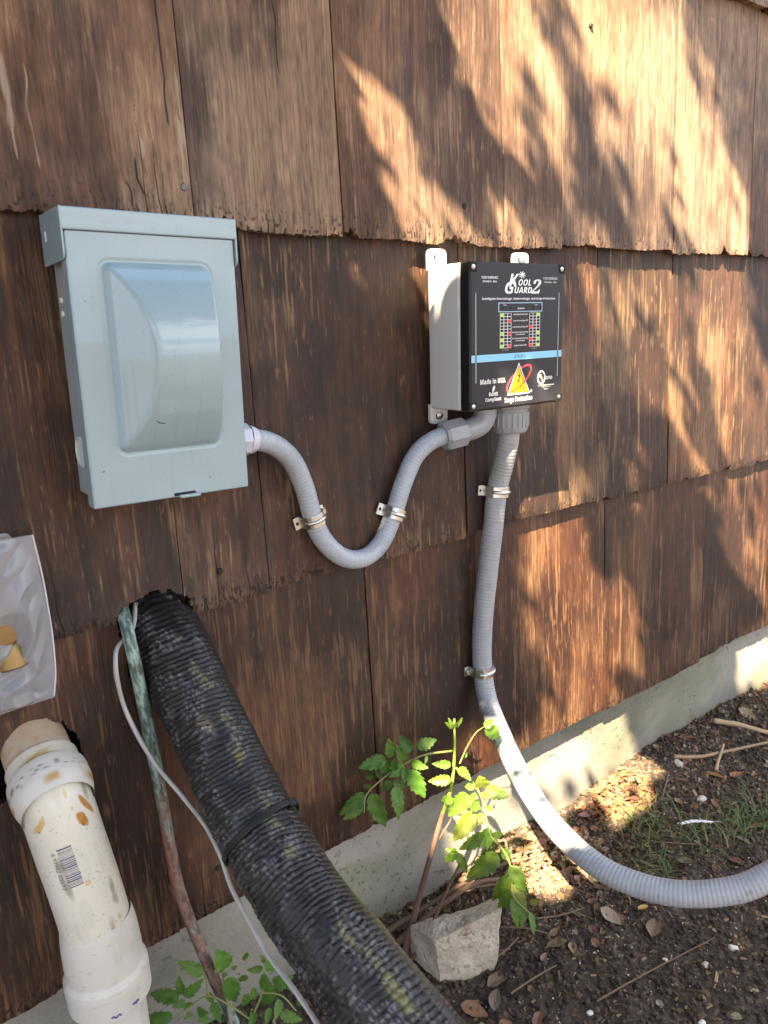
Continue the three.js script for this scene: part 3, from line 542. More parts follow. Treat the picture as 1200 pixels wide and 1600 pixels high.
strap('pipe_strap', 'zinc strap on the thick conduit just below the black box', V(0.6795, 0.5900, 0.0), V(0.995, -0.10, 0), 0.0134, 0.0138, { left: true, right: false }, { left: false });
strap('pipe_strap', 'zinc strap with hex screw on the thick conduit above its loop', V(0.6600, 0.3430, -0.0065), V(1, 0.06, 0), 0.0134, 0.0080, { left: true, right: false }, { left: true });

// ---------------------------------------------------------------- black corrugated hose and its cable tie
const hoseCurve = curveOf([[0.2380, 0.5300, -0.070], [0.2385, 0.5200, -0.035], [0.2405, 0.4960, 0.002], [0.2440, 0.4480, 0.0500], [0.2473, 0.4010, 0.1022], [0.2496, 0.3670, 0.1518], [0.2534, 0.3353, 0.2158], [0.2610, 0.3141, 0.2730], [0.2693, 0.2919, 0.3182], [0.2829, 0.2635, 0.3564], [0.31, 0.21, 0.41], [0.34, 0.12, 0.47], [0.36, 0.02, 0.53]]);
const hoseRef = V(-0.33, 0.53, 0.78).normalize();
const hoseR = 0.0372;
function hoseRadius(s, a) {
  const d = a > Math.PI ? a - 2 * Math.PI : a;                    // angle from the upper side, + to the right
  const seam = ss(-0.78, -0.86, d);
  const ca = Math.cos(a) * 2.2 + 7, sa = Math.sin(a) * 2.2;
  const ph = s / 0.0050 + 0.9 * vn(s * 30, d * 0.9) + 0.5 * (vn(s * 150, d * 5 + 3) - 0.5) + d * 0.25;
  const f = ph - Math.floor(ph), ring = Math.pow(Math.sin(Math.PI * f), 0.55);
  const rough = vn3(s * 300, ca * 9, sa * 9) - 0.5, big = vn3(s * 55, ca, sa) - 0.5;
  const flat = ss(0.56, 0.70, fbm(s * 26, d * 1.3 + 4, 3)), amp = lerp(0.0021 * (0.45 + 1.0 * vn(s * 90, d * 3 + 9)) * (1 - 0.6 * flat), 0.0007, seam);
  return hoseR - 0.002 + amp * ring + 0.0009 * rough * (1 - 0.5 * seam) + 0.0016 * big + 0.0012 * ss(0.05, 0, Math.abs(d + 0.80));
}
{
  const t = thing('black_hose', 'thick black corrugated wrapped hose coming out of a hole in the shingles', 'hose', V(0.25, 0.36, 0.16));
  const g = sweep(hoseCurve, 900, 150, hoseRadius, {
    ref: hoseRef,
    color: (s, a) => {
      const d = a > Math.PI ? a - 2 * Math.PI : a, n = vn(s * 420, d * 30), n2 = fbm(s * 60, d * 4, 3), ridge = (hoseRadius(s, a) - hoseR + 0.002) / 0.002;
      let k = 0.0125 + 0.12 * ss(0.40, 0.85, n) * ss(0.30, 0.62, n2) * ss(0.25, 0.9, ridge) * ss(-1.0, -0.5, d);
      let c = [k, k * 0.98, k * 1.02];
      const y = ss(0.2, 0.05, Math.abs(d + 0.34)) * ss(0.54, 0.66, n2 * 0.7 + 0.3 * vn(s * 900, d * 60)) * ss(0.3, 0.7, ridge);
      return [lerp(c[0], 0.17, y * 0.75), lerp(c[1], 0.165, y * 0.75), lerp(c[2], 0.045, y * 0.75)];
    } });
  part(t, 'hose', g, phys(0xffffff, 0.40, 0, { vertexColors: true, specularIntensity: 0.7 }));
  const L = hoseCurve.getLength();
  // cable tie round the hose
  const at = (px) => hoseCurve.getPointAt(px);
  const u = 0.335, c0 = at(u), T = hoseCurve.getTangentAt(u);
  const tie = thing('cable_tie', 'black plastic cable tie cinched around the corrugated hose', 'cable tie', c0.clone());
  const N = hoseRef.clone().addScaledVector(T, -hoseRef.dot(T)).normalize(), B = T.clone().cross(N), ring = [];
  for (let k = 0; k < 72; k++) { const a = k / 72 * Math.PI * 2; ring.push(c0.clone().addScaledVector(N, Math.cos(a) * (hoseR + 0.0012)).addScaledVector(B, Math.sin(a) * (hoseR + 0.0012)).addScaledVector(T, 0.004 * Math.sin(a + 0.6))); }
  const rc = new THREE.CatmullRomCurve3(ring, true);
  const tg = []; for (const o of [-0.0016, 0, 0.0016]) { const q = rc.clone(); q.points = rc.points.map((p) => p.clone().addScaledVector(T, o)); const x = new THREE.TubeGeometry(q, 110, 0.0014, 8, true); tg.push(x); }
  part(tie, 'band', merged(tg), blackPlastic);
  const hd = new RoundedBoxGeometry(0.0085, 0.0068, 0.0055, 2, 0.001); const ha = c0.clone().addScaledVector(N, 0.020).addScaledVector(B, -0.034); hd.applyQuaternion(new THREE.Quaternion().setFromUnitVectors(V(0, 1, 0), T)); hd.translate(ha.x, ha.y, ha.z);
  part(tie, 'tie_head', hd, blackPlastic);
}

// ---------------------------------------------------------------- copper pipe and grey wire
{
  const c = curveOf([[0.2060, 0.5500, -0.060], [0.1985, 0.5430, -0.010], [0.1945, 0.5254, 0.016], [0.1982, 0.4654, 0.020], [0.2026, 0.4022, 0.020], [0.2060, 0.3435, 0.020], [0.2079, 0.2983, 0.020], [0.2124, 0.2423, 0.020], [0.2239, 0.1799, 0.022], [0.2368, 0.1220, 0.022], [0.2563, 0.0388, 0.024], [0.2650, -0.03, 0.026]]);
  const t = thing('copper_pipe', 'thin weathered copper pipe with green patina beside the black hose', 'pipe', V(0.21, 0.3, 0.02));
  part(t, 'tube', sweep(c, 420, 28, (s, a, L) => 0.0061 * (1 + 0.05 * (vn(s * 25, Math.cos(a)) - 0.5)) * (s < 0.06 ? 1.08 : 1), { color: (s, a, L) => {
    const f = s / L, n = fbm(s * 60, Math.cos(a) * 3 + 5, 3), n2 = vn(s * 260, Math.sin(a) * 9), m = clamp(ss(0.44, 0.35, f + 0.16 * (n - 0.5)) + ss(0.795, 0.83, f + 0.05 * (n - 0.5)) + 0.55 * ss(0.62, 0.72, n));
    let k = [lerp(0.15, 0.30, n2), lerp(0.085, 0.20, n2), lerp(0.072, 0.165, n2)], n3 = ss(0.42, 0.62, fbm(s * 130, Math.sin(a) * 4 + 2, 3)), p = [lerp(0.10, 0.30, n3), lerp(0.15, 0.42, n3), lerp(0.125, 0.37, n3)];
    const red = ss(0.11, 0.03, Math.abs(f - 0.485 + 0.03 * Math.sin(a))) * ss(0.0, 0.6, Math.cos(a + 1.2)) * 0.8;
    const o = k.map((v, i) => lerp(v, p[i], m)); o[0] = lerp(o[0], 0.36, red); o[1] = lerp(o[1], 0.10, red); o[2] = lerp(o[2], 0.09, red);
    const dk = 1 - 0.45 * ss(0.6, 0.75, vn(s * 90, a * 2 + 3));
    return o.map((v) => v * dk);
  } }), std(0xffffff, 0.55, 0.15, { vertexColors: true }));
  const w = thing('grey_wire', 'thin grey wire hanging loose between copper pipe and black hose', 'wire', V(0.22, 0.36, 0.06));
  part(w, 'wire', sweep(curveOf([[0.215, 0.545, -0.02], [0.2005, 0.528, 0.005], [0.1830, 0.5190, 0.0140], [0.1772, 0.5090, 0.0230], [0.1770, 0.4900, 0.0230], [0.1800, 0.4610, 0.0270], [0.1930, 0.4140, 0.0450], [0.2110, 0.3770, 0.0740], [0.2180, 0.3600, 0.0990], [0.2205, 0.3420, 0.1200], [0.2215, 0.3170, 0.1380], [0.2260, 0.2950, 0.1600], [0.2290, 0.2770, 0.1850], [0.2330, 0.2680, 0.2200], [0.2340, 0.2620, 0.2520], [0.2340, 0.2530, 0.2790], [0.24, 0.23, 0.31], [0.25, 0.15, 0.35], [0.26, 0.01, 0.38]]), 260, 10, (s) => 0.00215 * (1 + 0.12 * (vn(s * 60) - 0.5)), { color: (s, a) => { const k = 0.30 + 0.16 * vn(s * 80, a); return [k, k * 0.97, k * 0.92]; } }), std(0xffffff, 0.6, 0, { vertexColors: true }));
}

// ---------------------------------------------------------------- white drain pipe with elbow
{
  const t = thing('drain_pipe', 'stained white plastic drain pipe with elbow coming out of the wall', 'pipe', V(0.12, 0.22, 0.05));
  const P0 = V(0.1060, 0.4440, -0.045), P1 = V(0.1072, 0.4140, 0.0240), mid = curveOf([[0.1068, 0.4230, 0.0045], [0.1074, 0.4110, 0.0300], [0.1095, 0.3910, 0.0372], [0.1135, 0.3580, 0.0420], [0.1185, 0.3180, 0.0490], [0.1225, 0.2800, 0.0540], [0.1250, 0.2440, 0.0570], [0.1257, 0.2150, 0.0575]]);
  const speck = (s, a) => 1 - 0.25 * ss(0.93, 0.97, vn(s * 620, a * 24)) - 0.10 * ss(0.5, 0.8, fbm(s * 40, a * 2, 3)) - 0.3 * ss(0.93, 0.96, vn(s * 360, a * 14 + 5));
  const pvc = (more) => phys(0xffffff, 0.42, 0, { vertexColors: true, ...more });
  const wht = (k) => [0.60 * k, 0.565 * k, 0.495 * k];
  part(t, 'stub', sweep(new THREE.LineCurve3(P0, P1), 60, 60, () => 0.0290, { ref: V(0, 0, 1), color: (s, a) => { const n = fbm(s * 60, Math.sin(a) * 3, 3), o = ss(0.072, 0.046, s + 0.022 * (n - 0.5) - 0.006 * Math.sin(a)) * (0.75 + 0.5 * (vn(s * 200, a * 8) - 0.5)); const w = wht(speck(s, a)); const dk = 1 - 0.5 * ss(0.64, 0.72, vn(s * 300 + 9, a * 16)) * ss(0.05, 0.056, s); return [lerp(w[0], 0.50, o) * dk, lerp(w[1], 0.345, o) * dk, lerp(w[2], 0.20, o) * dk]; } }), pvc());
  const ax = P1.clone().sub(P0).normalize();
  // printing, stains and painted shading at the collar joint: a canvas wrapped round the body, u round the pipe and v along it
  const W = 1024, H = 1024, cv = document.createElement('canvas'); cv.width = W; cv.height = H; const g = cv.getContext('2d');
  g.fillStyle = '#d2ccbd'; g.fillRect(0, 0, W, H);
  const r = rng(12);
  for (let k = 0; k < 1500; k++) { const q = 0.6 + r() * 2.0; g.fillStyle = `rgba(${70 + r() * 50},${70 + r() * 45},${62 + r() * 40},${0.15 + 0.5 * r()})`; g.beginPath(); g.ellipse(r() * W, r() * H, q, q * (0.7 + r() * 1.2), 0, 0, 7); g.fill(); }
  for (let k = 0; k < 60; k++) { g.fillStyle = `rgba(120,115,100,${0.03 + 0.05 * r()})`; g.beginPath(); g.ellipse(r() * W, r() * H, 10 + r() * 40, 20 + r() * 70, 0, 0, 7); g.fill(); }
  const stain = (x, y, a, b, rot, c) => { g.fillStyle = c; g.beginPath(); g.ellipse(x, y, a, b, rot, 0, 7); g.fill(); };
  const smear = (x, y, a, b, rot, c) => { for (let k = 0; k < 26; k++) { g.fillStyle = c; g.globalAlpha = 0.10 + 0.16 * r(); const t = r(), q = (r() - 0.5) * 2; g.beginPath(); g.ellipse(x + Math.cos(rot) * q * a * 0.7 + (r() - 0.5) * 5, y + Math.sin(rot) * q * a * 0.7 + (r() - 0.5) * 5, a * (0.2 + 0.35 * t), b * (0.4 + 0.7 * r()), rot + (r() - 0.5) * 0.4, 0, 7); g.fill(); } g.globalAlpha = 1; };
  const cx = 512;                                                  // the side that faces out of the wall
  g.save(); g.translate(cx - 78, 300); g.rotate(0.0);
  for (let k = 0, y = 0; k < 25; k++) { const h = 2 + (r() * 3 | 0) * 2; g.fillStyle = '#4a4a66'; g.fillRect(0, y, 66, h); y += h + 2.5 + (r() * 2.6); }
  g.save(); g.translate(-30, 10); g.rotate(Math.PI / 2); g.fillStyle = '#6e6e6e'; g.font = 'bold 26px sans-serif'; g.fillText('6 11942 03077', 0, 0); g.restore(); g.restore();
  stain(cx + 70, 238, 20, 26, -0.5, '#b9823e'); stain(cx + 66, 232, 10, 9, 0.4, '#d8b98a'); stain(cx + 76, 250, 17, 12, -0.5, '#8a5d26'); stain(cx + 116, 205, 14, 46, -0.6, '#b58a50'); stain(cx + 5, 486, 13, 11, 0, '#bfa076'); stain(cx + 5, 486, 9, 8, 0, '#cdb189');
  stain(cx + 96, 690, 9, 13, 0, '#bda987'); stain(cx + 20, 800, 9, 8, 0, '#c3b79c'); stain(cx + 62, 470, 5, 6, 0, '#bfb59a'); stain(cx - 120, 210, 26, 14, -0.7, '#c9a76c'); stain(cx - 100, 190, 12, 16, 0.5, '#d2bb92'); stain(cx + 30, 150, 8, 8, 0, '#c8b48c'); stain(cx + 40, 185, 8, 7, 0, '#cdb68e');
  for (let k = 0; k < 26; k++) stain(cx + (r() - 0.5) * 500, r() * H, 2 + r() * 3, 2 + r() * 4, 0, `rgba(60,58,50,${0.25 + r() * 0.3})`);
  smear(cx + 70, 238, 34, 16, 0.9, '#a8732f'); smear(cx + 118, 208, 52, 11, 0.95, '#a87c40'); smear(cx - 118, 205, 40, 13, -0.5, '#c39f62'); smear(cx + 40, 70, 160, 8, 0.15, '#c0a065'); smear(cx - 60, 60, 130, 7, -0.2, '#b09055');  // the two long smears paint a brown shading line near the collar
  for (let k = 0; k < 40; k++) { g.strokeStyle = `rgba(90,86,76,${0.05 + 0.12 * r()})`; g.lineWidth = 0.8 + r() * 1.4; const x = r() * W, y = r() * H; g.beginPath(); g.moveTo(x, y); g.lineTo(x + (r() - 0.5) * 60, y + (r() - 0.5) * 120); g.stroke(); }
  for (let k = 0; k < 14; k++) smear(r() * W, r() * H, 60, 20, 1.4 + (r() - 0.5) * 0.6, 'rgba(120,112,94,0.35)');
  const ct = new THREE.CanvasTexture(cv); ct.colorSpace = THREE.SRGBColorSpace; ct.magFilter = THREE.LinearFilter; ct.wrapS = THREE.RepeatWrapping; ct.needsUpdate = true;
  const bodyG = sweep(mid, 120, 64, (s, a, L) => 0.0304 + 0.0010 * ss(0.02, 0, s), { ref: V(0.0, 0, -1) });
  { const uvs = bodyG.attributes.uv, L = mid.getLength(); for (let i = 0; i < uvs.count; i++) uvs.setXY(i, 1 - uvs.getX(i), 1 - uvs.getY(i) / L); }
  part(t, 'elbow', bodyG, phys(0xffffff, 0.40, 0, { map: ct }));
  const collar = (a, b, prof, seed) => { const L = a.distanceTo(b); return sweep(new THREE.LineCurve3(a, b), prof.length * 8, 64, (s) => { const f = s / L * (prof.length - 1), k = Math.min(prof.length - 2, Math.floor(f)); return lerp(prof[k], prof[k + 1], f - k); }, { ref: V(0, 0, 1), color: (s, an) => {
    const k = speck(s + seed, an), n = fbm(s * 50 + seed, an * 3, 3), o = seed === 3 ? ss(0.006, 0.001, Math.abs(s - L * 0.62 - 0.006 * Math.sin(an * 1.2 + 1))) * ss(0.3, 0.45, vn(an * 1.7 + 2, 4)) : 0, w = wht(k);
    const ink = seed === 3 ? 0.6 * ss(0.62, 0.66, vn(an * 26, s * 420)) * ss(0.004, 0.0025, Math.abs(s - 0.016)) : 0;
    return [lerp(w[0] * (1 - ink), 0.46, o), lerp(w[1] * (1 - ink), 0.29, o), lerp(w[2] * (1 - ink * 0.9), 0.11, o)];
  } }); };
  part(t, 'collar', collar(P1.clone().addScaledVector(ax, -0.011), P1.clone().addScaledVector(ax, 0.027), [0.0292, 0.0340, 0.0345, 0.0346, 0.0346, 0.0345, 0.0340, 0.0330, 0.0316, 0.0303], 3), pvc());
  part(t, 'lower_hub', collar(V(0.1236, 0.2860, 0.0530), V(0.1259, 0.1960, 0.0575), [0.0306, 0.0322, 0.0330, 0.0336, 0.0340, 0.0342, 0.0344, 0.0345, 0.0346, 0.0347, 0.0374, 0.0378, 0.0375, 0.0373, 0.0373, 0.0372, 0.0301], 8), pvc());
  for (const [y, a, l] of [[0.2105, 0.35, 0.006], [0.2085, -0.15, 0.008]]) { const m = []; for (let k = 0; k <= 5; k++) { const q = a + (k / 5 - 0.5) * l / 0.036; m.push([0.1258 + Math.sin(q) * 0.0376, y + 0.0012 * Math.sin(k * 2), 0.0573 + Math.cos(q) * 0.0376]); } part(t, 'primer_mark', sweep(curveOf(m), 12, 5, () => 0.0007), std(C(0.10, 0.08, 0.30), 0.7)); }
  part(t, 'pipe', sweep(new THREE.LineCurve3(V(0.1259, 0.206, 0.0575), V(0.1262, -0.06, 0.0575)), 120, 60, () => 0.0301, { ref: V(0, 0, 1), color: (s, a) => wht(speck(s + 4, a) * (1 - 0.10 * ss(0.4, 0.7, fbm(s * 14, a * 1.5, 3)))) }), pvc());
}

// ---------------------------------------------------------------- plastic bag over a brass tap at the left edge
{
  const brass = phys(C(0.30, 0.20, 0.085), 0.5, 0.8), white = std(C(0.72, 0.69, 0.62), 0.55);
  const tap = thing('brass_tap', 'brass tap on a stained white plate inside the clear bag', 'tap', V(0.082, 0.56, 0));
  const pm = dataTex(256, 256, (u, v, o) => { const n = fbm(u * 5, v * 6, 4), k = ss(0.55, 0.15, v + 0.5 * (n - 0.5)) * 0.8; o[0] = lerp(0.70, 0.42, k); o[1] = lerp(0.68, 0.27, k); o[2] = lerp(0.62, 0.13, k); }, true);
  part(tap, 'backplate', box(0.045, 0.1095, 0.598, 0.6420, 0.0005, 0.024, 0.003), std(0xffffff, 0.6, 0, { map: pm }));
  part(tap, 'body', merged([turned(V(0.090, 0.604, 0.026), V(0.090, 0.5, 0.026), [[0, 0.0001], [0.0002, 0.0125], [0.008, 0.0135], [0.009, 0.0112], [0.026, 0.0108], [0.030, 0.0130], [0.046, 0.0130], [0.052, 0.0105], [0.054, 0.0001]], 28), turned(V(0.0902, 0.566, 0.026), V(0.0902, 0.566, 1), [[0, 0.008], [0.014, 0.008], [0.0145, 0.0001]], 24)]), brass);
  part(tap, 'spout', sweep(curveOf([[0.090, 0.556, 0.024], [0.092, 0.545, 0.028], [0.093, 0.534, 0.030]]), 16, 24, (s, a, L) => lerp(0.0115, 0.0130, s / L), { caps: true }), brass);

  const bag = thing('plastic_bag', 'crumpled clear plastic bag hanging over the brass tap', 'plastic bag', V(0.075, 0.57, 0.03));
  const film = phys(C(0.52, 0.53, 0.56), 0.16, 0, { transmission: 0.58, thickness: 0, ior: 1.45, specularIntensity: 1 });
  const sheet = (front) => {
    const nx = 150, ny = 200, pos = [], uv = [], idx = [];
    for (let j = 0; j <= ny; j++) for (let i = 0; i <= nx; i++) {
      const v = j / ny, u = i / nx, y = lerp(0.6430, 0.4960, v);
      const xr = lerp(0.1225, 0.1262, Math.sin(clamp(v * 1.6) * Math.PI / 2)) - 0.0085 * ss(0.75, 1, v) * 0.6 + 0.0012 * (vn(v * 14, 3) - 0.5);
      const x = lerp(0.0, xr, u), edge = Math.pow(Math.sin(Math.PI * clamp(0.5 + (u - 0.0) * 0.5)), 0.55) * (0.25 + 0.75 * Math.sin(Math.PI * clamp(v * 0.92 + 0.06)));
      const warp = fbm(x * 22, y * 18, 2) * 2.4, tri = (q) => Math.abs(q - Math.floor(q) - 0.5) * 2, fold = 0.6 * tri(x * 15 + y * 5 + warp * 0.6) + 0.4 * tri(y * 12 - x * 9 + warp * 0.8 + 0.3), fold2 = tri(x * 34 - y * 21 + warp * 1.2);
      const cr = (0.0125 * (fold - 0.4) + 0.0042 * (fold2 - 0.4)) * ss(1.0, 0.86, u) * ss(0, 0.06, v) * ss(1, 0.96, v);
      const z = front ? 0.030 + 0.017 * edge + cr : 0.030 - 0.020 * edge * 0.6 + cr * 0.5;
      pos.push(x, y + (v > 0.9 ? (0.008 * (1 - u) - 0.004 * vn(u * 9, 2)) * -(v - 0.9) * 10 : 0), z); uv.push(u, v);
    }
    for (let j = 0; j < ny; j++) for (let i = 0; i < nx; i++) { const a = j * (nx + 1) + i, b = a + nx + 1; idx.push(a, b, a + 1, b, b + 1, a + 1); }
    const g = new THREE.BufferGeometry(); g.setAttribute('position', new THREE.Float32BufferAttribute(pos, 3)); g.setAttribute('uv', new THREE.Float32BufferAttribute(uv, 2)); g.setIndex(idx); g.computeVertexNormals(); return g;
  };
  part(bag, 'front_sheet', sheet(true), film);
  part(bag, 'back_sheet', sheet(false), film);
  part(bag, 'sealed_edge', sweep(curveOf([[0.1225, 0.6430, 0.030], [0.1252, 0.610, 0.030], [0.1263, 0.575, 0.030], [0.1262, 0.545, 0.030], [0.1240, 0.515, 0.030], [0.1205, 0.4985, 0.030]]), 40, 6, () => 0.00075), phys(C(0.8, 0.81, 0.84), 0.35, 0, { transmission: 0.3, thickness: 0 }));
}

// ---------------------------------------------------------------- ground
function groundH(x, z) {
  const near = ss(3, 0.6, Math.hypot(x - 0.8, z - 0.2));
  let h = (fbm(x * 7 + 3, z * 7 + 8, 3) - 0.5) * 0.028 * near + (fbm(x * 34, z * 34, 3) - 0.5) * 0.012 * near + (vn(x * 140, z * 140) - 0.5) * 0.0035 * near;
  h += 0.022 * ss(0.085, -0.01, z) * ss(0.60, 0.74, x) * (0.6 + 0.8 * vn(x * 9, 5)) * near;     // litter heaped against the foundation
  h += 0.012 * ss(0.05, -0.01, z) * ss(0.66, 0.40, x) * near;
  return h - 0.004;
}
{
  const lines = (a, lo, hi, step, b) => { const o = []; for (let x = lo, s = step; x > a; s *= 1.45) { x -= s; o.unshift(Math.max(x, a)); } for (let x = lo; x < hi; x += step) o.push(x); for (let x = hi, s = step; x < b; s *= 1.45) { o.push(x); x += s; } o.push(b); return o; };
  const xs = lines(-80, 0.16, 1.72, 0.0048, 80), zs = lines(-0.5, -0.045, 0.52, 0.0048, 120), pos = [], uv = [], idx = [];
  for (const z of zs) for (const x of xs) { pos.push(x, groundH(x, z), z); uv.push(x / 1.1, z / 1.1); }
  for (let j = 0; j < zs.length - 1; j++) for (let i = 0; i < xs.length - 1; i++) { const a = j * xs.length + i, b = a + xs.length; idx.push(a, b, a + 1, b, b + 1, a + 1); }
  const g = new THREE.BufferGeometry(); g.setAttribute('position', new THREE.Float32BufferAttribute(pos, 3)); g.setAttribute('uv', new THREE.Float32BufferAttribute(uv, 2)); g.setIndex(idx); g.computeVertexNormals();
  const soil = dataTex(1536, 1536, (u, v, o) => {
    const x = u * 1.1, z = v * 1.1, n = fbm(x * 18, z * 18, 4), f = vn(x * 520, z * 520), m = fbm(x * 90, z * 90, 3);
    const k = 0.62 + 0.5 * (n - 0.3) + 0.5 * (f - 0.5) + 0.5 * (m - 0.5);
    o[0] = 0.064 * k; o[1] = 0.044 * k; o[2] = 0.030 * k;
    const chip = ss(0.70, 0.76, fbm(x * 150 + 9, z * 210, 2)) * 0.7; o[0] = lerp(o[0], 0.15, chip); o[1] = lerp(o[1], 0.095, chip); o[2] = lerp(o[2], 0.058, chip);
    const w = ss(0.90, 0.93, vn(x * 430 + 31, z * 430)) * ss(0.45, 0.6, n); o[0] = lerp(o[0], 0.5, w); o[1] = lerp(o[1], 0.46, w); o[2] = lerp(o[2], 0.40, w);
  }, true);
  const sb = dataTex(1024, 1024, (u, v, o) => { o[0] = o[1] = o[2] = clamp(0.15 + 0.7 * fbm(u * 160, v * 160, 4)); }, false);
  const m = new THREE.Mesh(g, std(0xffffff, 0.95, 0, { map: soil, bumpMap: sb, bumpScale: 0.006 }));
  m.name = 'ground'; m.castShadow = m.receiveShadow = true; m.userData = { kind: 'structure', label: 'dark soil ground with leaf litter in front of the wall' }; scene.add(m);
}
function stuff(name, label, category, mesh) { mesh.name = name; mesh.castShadow = mesh.receiveShadow = true; mesh.userData = { label, kind: 'stuff', category }; scene.add(mesh); return mesh; }
function scatter(geometry, material, n, place) {                 // place(i) -> {p, q, s, c}
  const list = []; for (let i = 0; i < n; i++) { const k = place(i); if (k) list.push(k); }
  const im = new THREE.InstancedMesh(geometry, material, list.length), M = new THREE.Matrix4();
  list.forEach((k, i) => { im.setMatrixAt(i, M.compose(k.p, k.q, k.s)); if (k.c) im.setColorAt(i, k.c); });
  return im;
}
function spin(r, tilt = 1) { return new THREE.Quaternion().setFromEuler(new THREE.Euler((r() - 0.5) * tilt * 2, r() * 6.283, (r() - 0.5) * tilt * 2)); }
// A dry leaf: a pointed blade, folded along the midrib and curled.
function dryLeaf(seed, curl) {
  const r = rng(seed), n = 8, m = 6, pos = [], uv = [], idx = [], fold = 0.3 + r() * 0.8, tw = (r() - 0.5) * 1.2, wd = 0.24 + 0.16 * r();
  for (let j = 0; j <= n; j++) for (let i = 0; i <= m; i++) {
    const t = j / n, u = i / m * 2 - 1, w = wd * Math.pow(Math.sin(Math.PI * Math.pow(t, 0.8) * 0.97 + 0.03), 0.8) * (1 + 0.16 * (vn(j * 1.7 + seed, i * 2) - 0.5));
    const a = curl * (t - 0.4) * 2, x = u * w, y = Math.abs(u) * w * fold + 0.06 * (vn(i * 1.3 + seed, j * 1.1) - 0.5);
    const ca = Math.cos(tw * t), sa = Math.sin(tw * t), X = x * ca - y * sa, Y = x * sa + y * ca;
    pos.push(X, Y * 1.0 + (1 - Math.cos(a)) * 0.35, (t - 0.5) * (1 - 0.2 * Math.abs(curl)) ); uv.push(i / m, t);
  }
  for (let j = 0; j < n; j++) for (let i = 0; i < m; i++) { const a = j * (m + 1) + i, b = a + m + 1; idx.push(a, b, a + 1, b, b + 1, a + 1); }
  const g = new THREE.BufferGeometry(); g.setAttribute('position', new THREE.Float32BufferAttribute(pos, 3)); g.setAttribute('uv', new THREE.Float32BufferAttribute(uv, 2)); g.setIndex(idx); g.computeVertexNormals(); return g;
}
const leafVein = dataTex(128, 256, (u, v, o) => { const d = Math.abs(u - 0.5), ve = ss(0.04, 0.0, d) + 0.6 * ss(0.16, 0.0, Math.abs(((v * 9 + d * 4) % 1) - 0.5)); const n = fbm(u * 7, v * 12, 4); const k = 0.72 + 0.5 * (n - 0.4) - 0.10 * ve; o[0] = k; o[1] = k; o[2] = k; }, true);
const dryMat = new THREE.MeshPhysicalMaterial({ color: 0xffffff, map: leafVein, roughness: 0.8, transmission: 0.15, thickness: 0 });
const DRY = [0, 1, 2, 3, 4].map((k) => dryLeaf(k + 1, [0.4, 0.9, -0.5, 1.3, 0.1][k]));
const dryTone = (r) => { const t = r(); return t < 0.45 ? C(0.14 + 0.1 * r(), 0.088 + 0.055 * r(), 0.044 + 0.03 * r()) : t < 0.75 ? C(0.26 + 0.12 * r(), 0.17 + 0.08 * r(), 0.10 + 0.05 * r()) : t < 0.9 ? C(0.28, 0.13, 0.05) : C(0.36, 0.30, 0.23); };
